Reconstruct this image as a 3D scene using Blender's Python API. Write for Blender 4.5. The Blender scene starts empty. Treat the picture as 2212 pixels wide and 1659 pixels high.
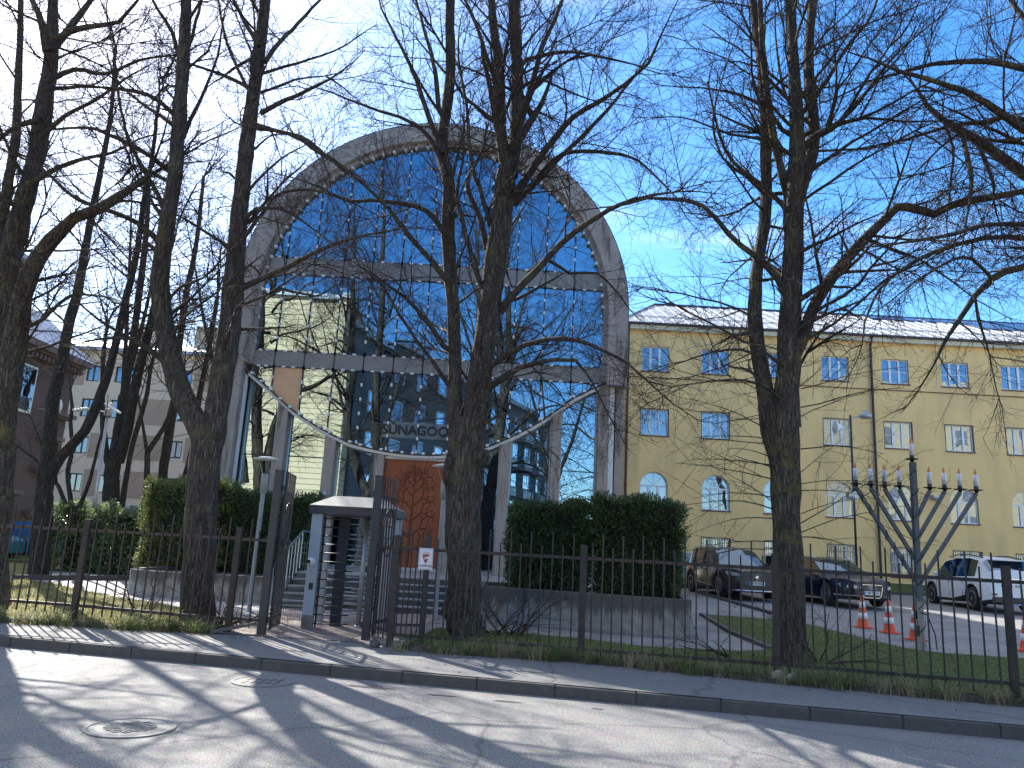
import bpy, bmesh, math, random
from mathutils import Vector, Matrix
from mathutils.noise import noise as pnoise
R=math.radians
random.seed(7)
sc=bpy.context.scene
COL=sc.collection
PI=math.pi
# ------------------------------------------------------------------ camera model (pixels of a 2212x1659 view -> points in the world)
FPX=1662.; TH=R(12.2); RO=R(3.06); EYE=1.75
cF=Vector((0,math.cos(TH),math.sin(TH))); cU0=Vector((0,-math.sin(TH),math.cos(TH))); cR0=Vector((1,0,0))
cR=cR0*math.cos(RO)+cU0*math.sin(RO); cU=cU0*math.cos(RO)-cR0*math.sin(RO)
def ray(x,y): return cF+cR*((x-1106)/FPX)+cU*((829.5-y)/FPX)
def D(x,y,Y):
    d=ray(x,y); t=Y/d.y; return Vector((d.x*t,Y,EYE+d.z*t))
def Gz(x,y,z):
    d=ray(x,y); t=(z-EYE)/d.z; return Vector((d.x*t,d.y*t,z))
FP=[(-14,13.75),(-7.25,13.72),(-4.6,13.7),(-2.25,13.6),(-1.73,12.9),(1.3,12.65),(4.0,11.57),(6.84,10.69),(9.7,9.8),(30,3.5)]
def interp(P,x):
    if x<=P[0][0]: return P[0][1]
    for (a,b),(c,d) in zip(P,P[1:]):
        if x<=c: return b+(d-b)*(x-a)/(c-a)
    return P[-1][1]
def fence_y(x): return interp(FP,x)
def zg(x,y):
    e=min(max(0,y-fence_y(x)-.5),26); return .15+.028*e
def Gg(x,y):
    z=.2
    for i in range(12):
        p=Gz(x,y,z); z=zg(p.x,p.y)
    return Vector((p.x,p.y,z))
def kerb_y(x): return 10.30-.214*x

# ------------------------------------------------------------------ materials
MATS={}
def nodes_of(m):
    m.use_nodes=True; nt=m.node_tree; nt.nodes.clear(); return nt,nt.nodes,nt.links
def mat(name,col,rough=.7,metal=0,var=.12,scale=3.,bump=.15,bscale=40.,spec=.5,col2=None,stain=None,coat=0,emit=0,stretch=(1,1,1)):
    if name in MATS: return MATS[name]
    m=bpy.data.materials.new(name); nt,N,L=nodes_of(m)
    out=N.new('ShaderNodeOutputMaterial'); b=N.new('ShaderNodeBsdfPrincipled'); L.new(b.outputs[0],out.inputs[0])
    b.inputs['Roughness'].default_value=rough; b.inputs['Metallic'].default_value=metal
    b.inputs['Specular IOR Level'].default_value=spec; b.inputs['Coat Weight'].default_value=coat; b.inputs['Coat Roughness'].default_value=.05
    tc=N.new('ShaderNodeTexCoord'); mp=N.new('ShaderNodeMapping'); L.new(tc.outputs['Object'],mp.inputs[0]); mp.inputs['Scale'].default_value=stretch
    n=N.new('ShaderNodeTexNoise'); n.inputs['Scale'].default_value=scale; n.inputs['Detail'].default_value=6; n.inputs['Roughness'].default_value=.65
    L.new(mp.outputs[0],n.inputs['Vector'])
    r=N.new('ShaderNodeValToRGB'); r.color_ramp.elements[0].position=.32; r.color_ramp.elements[1].position=.7
    c2=col2 if col2 else tuple(min(1,c*(1+var)) for c in col)
    c1=col if col2 else tuple(c*(1-var) for c in col)
    r.color_ramp.elements[0].color=(*c1,1); r.color_ramp.elements[1].color=(*c2,1)
    L.new(n.outputs[0],r.inputs[0]); src=r.outputs[0]
    if stain:
        scol,sscale,lo,hi,sstr=stain
        mp2=N.new('ShaderNodeMapping'); L.new(tc.outputs['Object'],mp2.inputs[0]); mp2.inputs['Scale'].default_value=sstr
        n2=N.new('ShaderNodeTexNoise'); n2.inputs['Scale'].default_value=sscale; n2.inputs['Detail'].default_value=5; L.new(mp2.outputs[0],n2.inputs['Vector'])
        rr=N.new('ShaderNodeMapRange'); rr.inputs[1].default_value=lo; rr.inputs[2].default_value=hi; L.new(n2.outputs[0],rr.inputs[0])
        mx=N.new('ShaderNodeMix'); mx.data_type='RGBA'; L.new(rr.outputs[0],mx.inputs[0]); L.new(src,mx.inputs[6]); mx.inputs[7].default_value=(*scol,1); src=mx.outputs[2]
    L.new(src,b.inputs['Base Color'])
    if bump:
        nb=N.new('ShaderNodeTexNoise'); nb.inputs['Scale'].default_value=bscale; nb.inputs['Detail'].default_value=4; L.new(mp.outputs[0],nb.inputs['Vector'])
        bp=N.new('ShaderNodeBump'); bp.inputs['Strength'].default_value=bump; bp.inputs['Distance'].default_value=.01; L.new(nb.outputs[0],bp.inputs['Height']); L.new(bp.outputs[0],b.inputs['Normal'])
    if emit:
        b.inputs['Emission Color'].default_value=(*col,1); b.inputs['Emission Strength'].default_value=emit
    MATS[name]=m; return m
def bark(name,c1,c2,moss,mosshi=.72):
    m=bpy.data.materials.new(name); nt,N,L=nodes_of(m)
    out=N.new('ShaderNodeOutputMaterial'); b=N.new('ShaderNodeBsdfPrincipled'); L.new(b.outputs[0],out.inputs[0]); b.inputs['Roughness'].default_value=.9
    b.inputs['Specular IOR Level'].default_value=.25
    tc=N.new('ShaderNodeTexCoord'); mp=N.new('ShaderNodeMapping'); L.new(tc.outputs['Object'],mp.inputs[0]); mp.inputs['Scale'].default_value=(1,1,.16)
    n=N.new('ShaderNodeTexNoise'); n.inputs['Scale'].default_value=22; n.inputs['Detail'].default_value=8; n.inputs['Distortion'].default_value=.6; L.new(mp.outputs[0],n.inputs['Vector'])
    v=N.new('ShaderNodeTexVoronoi'); v.inputs['Scale'].default_value=26; v.feature='DISTANCE_TO_EDGE'
    mp3=N.new('ShaderNodeMapping'); L.new(tc.outputs['Object'],mp3.inputs[0]); mp3.inputs['Scale'].default_value=(1,1,.11)
    mixv=N.new('ShaderNodeMix'); mixv.data_type='VECTOR'; mixv.inputs[0].default_value=.11; L.new(mp3.outputs[0],mixv.inputs[4]); L.new(n.outputs['Color'],mixv.inputs[5]); L.new(mixv.outputs[1],v.inputs['Vector'])
    cr=N.new('ShaderNodeMapRange'); cr.inputs[1].default_value=0; cr.inputs[2].default_value=.22; L.new(v.outputs['Distance'],cr.inputs[0])
    r=N.new('ShaderNodeValToRGB'); r.color_ramp.elements[0].position=.3; r.color_ramp.elements[1].position=.72; r.color_ramp.elements[0].color=(*c1,1); r.color_ramp.elements[1].color=(*c2,1); L.new(n.outputs[0],r.inputs[0])
    dk=N.new('ShaderNodeMix'); dk.data_type='RGBA'; dk.blend_type='MULTIPLY'; dk.inputs[0].default_value=1; L.new(r.outputs[0],dk.inputs[6])
    rr=N.new('ShaderNodeValToRGB'); rr.color_ramp.elements[0].color=(.4,.38,.36,1); rr.color_ramp.elements[1].color=(1,1,1,1); L.new(cr.outputs[0],rr.inputs[0]); L.new(rr.outputs[0],dk.inputs[7])
    n2=N.new('ShaderNodeTexNoise'); n2.inputs['Scale'].default_value=1.7; n2.inputs['Detail'].default_value=7; n2.inputs['Roughness'].default_value=.75; L.new(tc.outputs['Object'],n2.inputs['Vector'])
    mr=N.new('ShaderNodeMapRange'); mr.inputs[1].default_value=.52; mr.inputs[2].default_value=mosshi; mr.inputs[4].default_value=.75; L.new(n2.outputs[0],mr.inputs[0])
    mx=N.new('ShaderNodeMix'); mx.data_type='RGBA'; L.new(mr.outputs[0],mx.inputs[0]); L.new(dk.outputs[2],mx.inputs[6]); mx.inputs[7].default_value=(*moss,1); L.new(mx.outputs[2],b.inputs['Base Color'])
    ad=N.new('ShaderNodeMath'); ad.operation='ADD'; L.new(cr.outputs[0],ad.inputs[0]); L.new(n.outputs[0],ad.inputs[1])
    bp=N.new('ShaderNodeBump'); bp.inputs['Strength'].default_value=.9; bp.inputs['Distance'].default_value=.022; L.new(ad.outputs[0],bp.inputs['Height']); L.new(bp.outputs[0],b.inputs['Normal'])
    MATS[name]=m; return m
def glass(name,refl=(.85,.93,1),fac=.5,trans=(.55,.7,.75),wob=.03,wscale=.6,rough=0.0):
    m=bpy.data.materials.new(name); nt,N,L=nodes_of(m)
    out=N.new('ShaderNodeOutputMaterial'); g=N.new('ShaderNodeBsdfGlossy'); g.inputs['Roughness'].default_value=rough; g.inputs['Color'].default_value=(*refl,1)
    t=N.new('ShaderNodeBsdfTransparent'); t.inputs['Color'].default_value=(*trans,1)
    mx=N.new('ShaderNodeMixShader'); lw=N.new('ShaderNodeLayerWeight'); lw.inputs['Blend'].default_value=.25
    mr=N.new('ShaderNodeMapRange'); mr.inputs[3].default_value=fac; mr.inputs[4].default_value=1; L.new(lw.outputs['Fresnel'],mr.inputs[0]); L.new(mr.outputs[0],mx.inputs[0])
    L.new(t.outputs[0],mx.inputs[1]); L.new(g.outputs[0],mx.inputs[2]); L.new(mx.outputs[0],out.inputs[0])
    if wob:
        tc=N.new('ShaderNodeTexCoord'); n=N.new('ShaderNodeTexNoise'); n.inputs['Scale'].default_value=wscale; n.inputs['Detail'].default_value=1; L.new(tc.outputs['Object'],n.inputs['Vector'])
        bp=N.new('ShaderNodeBump'); bp.inputs['Strength'].default_value=wob; bp.inputs['Distance'].default_value=.1; L.new(n.outputs[0],bp.inputs['Height']); L.new(bp.outputs[0],g.inputs['Normal'])
    MATS[name]=m; return m
def boards(name,c1,c2,gap,axis='Z',period=.2,bstr=.6):
    """painted horizontal boards: a repeating groove with colour variation from board to board"""
    m=bpy.data.materials.new(name); nt,N,L=nodes_of(m)
    out=N.new('ShaderNodeOutputMaterial'); b=N.new('ShaderNodeBsdfPrincipled'); L.new(b.outputs[0],out.inputs[0]); b.inputs['Roughness'].default_value=.7
    tc=N.new('ShaderNodeTexCoord'); sp=N.new('ShaderNodeSeparateXYZ'); L.new(tc.outputs['Object'],sp.inputs[0])
    dv=N.new('ShaderNodeMath'); dv.operation='DIVIDE'; L.new(sp.outputs[axis],dv.inputs[0]); dv.inputs[1].default_value=period
    fr=N.new('ShaderNodeMath'); fr.operation='FRACT'; L.new(dv.outputs[0],fr.inputs[0])
    fl=N.new('ShaderNodeMath'); fl.operation='FLOOR'; L.new(dv.outputs[0],fl.inputs[0])
    wn=N.new('ShaderNodeTexWhiteNoise'); wn.noise_dimensions='1D'; L.new(fl.outputs[0],wn.inputs['W'])
    mx=N.new('ShaderNodeMix'); mx.data_type='RGBA'; L.new(wn.outputs[0],mx.inputs[0]); mx.inputs[6].default_value=(*c1,1); mx.inputs[7].default_value=(*c2,1)
    lt=N.new('ShaderNodeMath'); lt.operation='LESS_THAN'; L.new(fr.outputs[0],lt.inputs[0]); lt.inputs[1].default_value=.14
    m2=N.new('ShaderNodeMix'); m2.data_type='RGBA'; L.new(lt.outputs[0],m2.inputs[0]); L.new(mx.outputs[2],m2.inputs[6]); m2.inputs[7].default_value=(*gap,1); L.new(m2.outputs[2],b.inputs['Base Color'])
    bp=N.new('ShaderNodeBump'); bp.inputs['Strength'].default_value=bstr; bp.inputs['Distance'].default_value=.02; L.new(fr.outputs[0],bp.inputs['Height']); L.new(bp.outputs[0],b.inputs['Normal'])
    MATS[name]=m; return m
def pavers(name,c1,c2,mortar,w=.2,h=.1,rot=0,bstr=.4):
    m=bpy.data.materials.new(name); nt,N,L=nodes_of(m)
    out=N.new('ShaderNodeOutputMaterial'); b=N.new('ShaderNodeBsdfPrincipled'); L.new(b.outputs[0],out.inputs[0]); b.inputs['Roughness'].default_value=.8
    tc=N.new('ShaderNodeTexCoord'); mp=N.new('ShaderNodeMapping'); mp.inputs['Rotation'].default_value=(0,0,rot); L.new(tc.outputs['Object'],mp.inputs[0])
    br=N.new('ShaderNodeTexBrick'); br.inputs['Scale'].default_value=1; br.inputs['Brick Width'].default_value=w; br.inputs['Row Height'].default_value=h; br.inputs['Mortar Size'].default_value=.006; br.inputs['Mortar Smooth'].default_value=.3
    br.inputs['Color1'].default_value=(*c1,1); br.inputs['Color2'].default_value=(*c2,1); br.inputs['Mortar'].default_value=(*mortar,1); L.new(mp.outputs[0],br.inputs['Vector'])
    n=N.new('ShaderNodeTexNoise'); n.inputs['Scale'].default_value=1.3; n.inputs['Detail'].default_value=7; L.new(tc.outputs['Object'],n.inputs['Vector'])
    r=N.new('ShaderNodeValToRGB'); r.color_ramp.elements[0].position=.3; r.color_ramp.elements[1].position=.7; r.color_ramp.elements[0].color=(.72,.72,.72,1); r.color_ramp.elements[1].color=(1.12,1.12,1.1,1); L.new(n.outputs[0],r.inputs[0])
    mx=N.new('ShaderNodeMix'); mx.data_type='RGBA'; mx.blend_type='MULTIPLY'; mx.inputs[0].default_value=1; L.new(br.outputs[0],mx.inputs[6]); L.new(r.outputs[0],mx.inputs[7]); L.new(mx.outputs[2],b.inputs['Base Color'])
    bp=N.new('ShaderNodeBump'); bp.inputs['Strength'].default_value=bstr; bp.inputs['Distance'].default_value=.008; bp.invert=True; L.new(br.outputs['Fac'],bp.inputs['Height']); L.new(bp.outputs[0],b.inputs['Normal'])
    MATS[name]=m; return m
def asphalt(name,c,agg=.35,bstr=.5,scale=140.,crack=True):
    m=bpy.data.materials.new(name); nt,N,L=nodes_of(m)
    out=N.new('ShaderNodeOutputMaterial'); b=N.new('ShaderNodeBsdfPrincipled'); L.new(b.outputs[0],out.inputs[0]); b.inputs['Roughness'].default_value=.82
    tc=N.new('ShaderNodeTexCoord')
    n=N.new('ShaderNodeTexNoise'); n.inputs['Scale'].default_value=scale; n.inputs['Detail'].default_value=3; L.new(tc.outputs['Object'],n.inputs['Vector'])
    v=N.new('ShaderNodeTexVoronoi'); v.inputs['Scale'].default_value=scale*.55; L.new(tc.outputs['Object'],v.inputs['Vector'])
    n2=N.new('ShaderNodeTexNoise'); n2.inputs['Scale'].default_value=.9; n2.inputs['Detail'].default_value=8; n2.inputs['Roughness'].default_value=.7; L.new(tc.outputs['Object'],n2.inputs['Vector'])
    r=N.new('ShaderNodeValToRGB'); e=r.color_ramp.elements; e[0].position=.3; e[1].position=.72; e[0].color=tuple(x*(1-agg) for x in c)+(1,); e[1].color=tuple(x*(1+agg) for x in c)+(1,); L.new(n.outputs[0],r.inputs[0])
    r2=N.new('ShaderNodeValToRGB'); e=r2.color_ramp.elements; e[0].position=.3; e[1].position=.7; e[0].color=(.8,.8,.82,1); e[1].color=(1.1,1.09,1.06,1); L.new(n2.outputs[0],r2.inputs[0])
    mx=N.new('ShaderNodeMix'); mx.data_type='RGBA'; mx.blend_type='MULTIPLY'; mx.inputs[0].default_value=1; L.new(r.outputs[0],mx.inputs[6]); L.new(r2.outputs[0],mx.inputs[7])
    m3=N.new('ShaderNodeMix'); m3.data_type='RGBA'; m3.blend_type='MULTIPLY'; m3.inputs[0].default_value=.5; L.new(mx.outputs[2],m3.inputs[6]); L.new(v.outputs['Color'],m3.inputs[7]); src=m3.outputs[2]
    bw=N.new('ShaderNodeRGBToBW'); L.new(v.outputs['Color'],bw.inputs[0])
    m3.inputs[0].default_value=.25
    if crack:
        vc=N.new('ShaderNodeTexVoronoi'); vc.feature='DISTANCE_TO_EDGE'; vc.inputs['Scale'].default_value=.33
        nd=N.new('ShaderNodeTexNoise'); nd.inputs['Scale'].default_value=2.2; nd.inputs['Detail'].default_value=6; L.new(tc.outputs['Object'],nd.inputs['Vector'])
        mv=N.new('ShaderNodeMix'); mv.data_type='VECTOR'; mv.inputs[0].default_value=.22; L.new(tc.outputs['Object'],mv.inputs[4]); L.new(nd.outputs['Color'],mv.inputs[5]); L.new(mv.outputs[1],vc.inputs['Vector'])
        mr=N.new('ShaderNodeMapRange'); mr.inputs[1].default_value=.002; mr.inputs[2].default_value=.007; mr.inputs[3].default_value=.45; mr.inputs[4].default_value=0; L.new(vc.outputs['Distance'],mr.inputs[0])
        m4=N.new('ShaderNodeMix'); m4.data_type='RGBA'; L.new(mr.outputs[0],m4.inputs[0]); L.new(src,m4.inputs[6]); m4.inputs[7].default_value=(.03,.03,.03,1); src=m4.outputs[2]
    L.new(src,b.inputs['Base Color'])
    bp=N.new('ShaderNodeBump'); bp.inputs['Strength'].default_value=bstr; bp.inputs['Distance'].default_value=.006; L.new(bw.outputs[0],bp.inputs['Height']); L.new(bp.outputs[0],b.inputs['Normal'])
    MATS[name]=m; return m
def leafmat(name,c1,c2,trans=.25,rough=.5):
    m=bpy.data.materials.new(name); nt,N,L=nodes_of(m)
    out=N.new('ShaderNodeOutputMaterial'); b=N.new('ShaderNodeBsdfPrincipled'); b.inputs['Roughness'].default_value=rough
    g=N.new('ShaderNodeNewGeometry'); r=N.new('ShaderNodeValToRGB'); r.color_ramp.elements[0].color=(*c1,1); r.color_ramp.elements[1].color=(*c2,1); L.new(g.outputs['Random Per Island'],r.inputs[0]); L.new(r.outputs[0],b.inputs['Base Color'])
    t=N.new('ShaderNodeBsdfTranslucent'); L.new(r.outputs[0],t.inputs[0]); mx=N.new('ShaderNodeMixShader'); mx.inputs[0].default_value=trans; L.new(b.outputs[0],mx.inputs[1]); L.new(t.outputs[0],mx.inputs[2]); L.new(mx.outputs[0],out.inputs[0])
    MATS[name]=m; return m

conc=mat('concrete',(.37,.315,.275),.85,var=.16,scale=1.4,bump=.25,bscale=30,stain=((.14,.12,.105),1.5,.55,.68,(2.6,2.6,.4)))
conc_dk=mat('weathered_concrete',(.30,.285,.26),.9,var=.3,scale=1.5,bump=.4,bscale=25,stain=((.055,.05,.045),1.6,.42,.62,(2.2,2.2,.3)))
spandrel=mat('band_concrete',(.25,.235,.22),.5,var=.12,scale=2,bump=.1)
yellow=mat('yellow_render',(.92,.61,.255),.9,var=.05,scale=.7,bump=.35,bscale=70,stain=((.74,.50,.23),.8,.48,.75,(1.4,1.4,.35)))
cream=mat('cream_band',(.72,.64,.46),.85,var=.05)
brownt=mat('brown_trim',(.085,.04,.035),.6,var=.1)
white=mat('white_frame',(.78,.78,.78),.4,var=.04,bump=0)
steel=mat('aluminium',(.55,.56,.58),.35,metal=.7,var=.06,bump=0)
clipw=mat('clip_white',(.8,.8,.78),.5,var=.04,bump=0)
black=mat('black_metal',(.02,.02,.023),.45,var=.2,bump=.05)
rubber=mat('black_rubber',(.018,.018,.018),.85,var=.2,bump=0)
mull=mat('mullion_dark',(.03,.028,.032),.5,var=.1,bump=0)
roofm=mat('zinc_roof',(.40,.41,.43),.45,metal=.1,var=.08,scale=.8,bump=.1,bscale=6)
fencem=mat('brown_fence_paint',(.030,.022,.020),.55,var=.35,scale=6,bump=.2,bscale=60,stain=((.10,.045,.022),5,.6,.75,(1,1,.6)))
rustm=mat('rusty_post_paint',(.038,.027,.022),.7,var=.35,scale=5,bump=.35,bscale=50,stain=((.075,.042,.027),3,.6,.8,(1,1,.5)))
gatem=mat('dark_gate_paint',(.035,.035,.038),.5,var=.3,scale=5,bump=.2,stain=((.08,.05,.03),4,.6,.8,(1,1,1)))
greym=mat('grey_menorah_paint',(.085,.10,.12),.55,var=.2,scale=4,bump=.15,stain=((.05,.05,.05),3,.55,.75,(1,1,.4)))
galv=mat('galvanised_steel',(.42,.43,.44),.45,metal=.6,var=.12,scale=6,bump=.05)
lampm=mat('lamp_pole_paint',(.33,.32,.31),.5,var=.15,scale=4,bump=.05)
pan=mat('turnstile_panel',(.36,.38,.42),.5,metal=.2,var=.08,scale=2,bump=.05,stain=((.25,.2,.17),3,.62,.8,(1,1,.6)))
pandk=mat('turnstile_blue_black',(.012,.016,.03),.4,var=.1,bump=0)
doorm=mat('rust_orange_wood',(.33,.088,.03),.55,var=.16,scale=3,bump=.12,bscale=30,stretch=(6,6,.6))
doorr=mat('dark_door_relief',(.16,.04,.014),.6,var=.1,bump=0)
plaster=mat('grey_brown_plaster',(.115,.085,.08),.9,var=.15,scale=.8,bump=.3,bscale=20)
apt=mat('beige_plaster',(.66,.49,.34),.9,var=.05,scale=.5,bump=.1,bscale=30)
aptdk=mat('brown_plaster_patch',(.40,.27,.18),.9,var=.05,scale=.5,bump=.1,bscale=30)
soil=mat('soil',(.055,.042,.032),.95,var=.4,scale=4,bump=.8,bscale=30)
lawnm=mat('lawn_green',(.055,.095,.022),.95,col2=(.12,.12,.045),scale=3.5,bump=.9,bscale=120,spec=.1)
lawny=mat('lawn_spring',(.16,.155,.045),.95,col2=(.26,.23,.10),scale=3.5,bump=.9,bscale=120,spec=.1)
road_m=asphalt('road_asphalt',(.225,.218,.21),.6,.9,55.)
pave_m=asphalt('pavement_asphalt',(.20,.195,.19),.5,.8,60.,crack=True)
kerb_m=mat('kerb_concrete',(.08,.074,.07),.85,var=.16,scale=8,bump=.3,bscale=90)
pav_dk=pavers('yard_pavers',(.21,.20,.20),(.26,.25,.245),(.11,.105,.10),.2,.1,R(25))
pav_lt=pavers('path_pavers',(.33,.30,.28),(.40,.36,.34),(.15,.135,.125),.24,.16,R(8))
pav_rd=pavers('entry_pavers',(.27,.20,.18),(.34,.27,.24),(.12,.10,.09),.2,.1,R(-14))
bark1=bark('lime_bark',(.075,.06,.052),(.17,.142,.12),(.15,.14,.06))
bark2=bark('dark_bark',(.04,.036,.034),(.09,.08,.072),(.08,.085,.045),.8)
bark3=bark('mossy_bark',(.075,.06,.048),(.17,.14,.11),(.20,.17,.06),.66)
twigm=mat('twig_bark',(.055,.036,.032),.85,var=.35,scale=2,bump=0,spec=.15)
twigm2=mat('reddish_twig_bark',(.065,.034,.03),.85,var=.3,scale=2,bump=0,spec=.15)
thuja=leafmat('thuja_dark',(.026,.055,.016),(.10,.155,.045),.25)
thujay=leafmat('thuja_bronze_sunlit',(.06,.10,.025),(.27,.28,.10),.4)  # leaf colours brightened to stand for sun on the tips
laurel=leafmat('shrub_leaf',(.06,.12,.03),(.30,.34,.18),.4,.35)
grassg=leafmat('grass_blade_green',(.06,.10,.02),(.17,.19,.06),.35,.6)
grassd=leafmat('grass_blade_dry',(.24,.19,.10),(.38,.32,.19),.3,.7)
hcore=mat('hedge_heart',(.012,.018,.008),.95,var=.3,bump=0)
fg=glass('facade_glass',(.46,.64,.78),.52,(.40,.58,.62),.012,.35)
wg=glass('window_glass',(.62,.72,.85),.27,(.35,.40,.42),.03,1.5)
cg=glass('car_glass',(.35,.48,.65),.25,(.10,.13,.13),0)
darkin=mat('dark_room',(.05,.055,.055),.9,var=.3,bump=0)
curt=mat('curtain_cloth',(.35,.36,.37),.9,var=.25,scale=3,bump=.5,bscale=6,stretch=(8,1,.1))

def planter_concrete():
    m=bpy.data.materials.new('planter_concrete'); nt,N,L=nodes_of(m)
    out=N.new('ShaderNodeOutputMaterial'); b=N.new('ShaderNodeBsdfPrincipled'); L.new(b.outputs[0],out.inputs[0]); b.inputs['Roughness'].default_value=.9
    tc=N.new('ShaderNodeTexCoord'); sp=N.new('ShaderNodeSeparateXYZ'); L.new(tc.outputs['Object'],sp.inputs[0])
    mp=N.new('ShaderNodeMapping'); mp.inputs['Scale'].default_value=(5,5,.5); L.new(tc.outputs['Object'],mp.inputs[0])
    n=N.new('ShaderNodeTexNoise'); n.inputs['Scale'].default_value=1.3; n.inputs['Detail'].default_value=6; L.new(mp.outputs[0],n.inputs['Vector'])
    n2=N.new('ShaderNodeTexNoise'); n2.inputs['Scale'].default_value=7; n2.inputs['Detail'].default_value=8; L.new(tc.outputs['Object'],n2.inputs['Vector'])
    ma=N.new('ShaderNodeMath'); ma.operation='MULTIPLY_ADD'; L.new(n.outputs[0],ma.inputs[0]); ma.inputs[1].default_value=.75; L.new(sp.outputs[2],ma.inputs[2])
    mr=N.new('ShaderNodeMapRange'); L.new(ma.outputs[0],mr.inputs[0]); mr.inputs[1].default_value=.80; mr.inputs[2].default_value=.98; mr.inputs[4].default_value=.85
    lo=N.new('ShaderNodeMapRange'); L.new(sp.outputs[2],lo.inputs[0]); lo.inputs[1].default_value=.16; lo.inputs[2].default_value=.03; lo.inputs[4].default_value=.7
    mxx=N.new('ShaderNodeMath'); mxx.operation='MAXIMUM'; L.new(mr.outputs[0],mxx.inputs[0]); L.new(lo.outputs[0],mxx.inputs[1])
    r=N.new('ShaderNodeValToRGB'); r.color_ramp.elements[0].color=(.23,.215,.19,1); r.color_ramp.elements[1].color=(.38,.36,.33,1); r.color_ramp.elements[0].position=.35; r.color_ramp.elements[1].position=.7; L.new(n2.outputs[0],r.inputs[0])
    mx=N.new('ShaderNodeMix'); mx.data_type='RGBA'; L.new(mxx.outputs[0],mx.inputs[0]); L.new(r.outputs[0],mx.inputs[6]); mx.inputs[7].default_value=(.085,.078,.068,1); L.new(mx.outputs[2],b.inputs['Base Color'])
    bp=N.new('ShaderNodeBump'); bp.inputs['Strength'].default_value=.4; bp.inputs['Distance'].default_value=.01; L.new(n2.outputs[0],bp.inputs['Height']); L.new(bp.outputs[0],b.inputs['Normal'])
    return m
conc_dk=planter_concrete()
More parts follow.
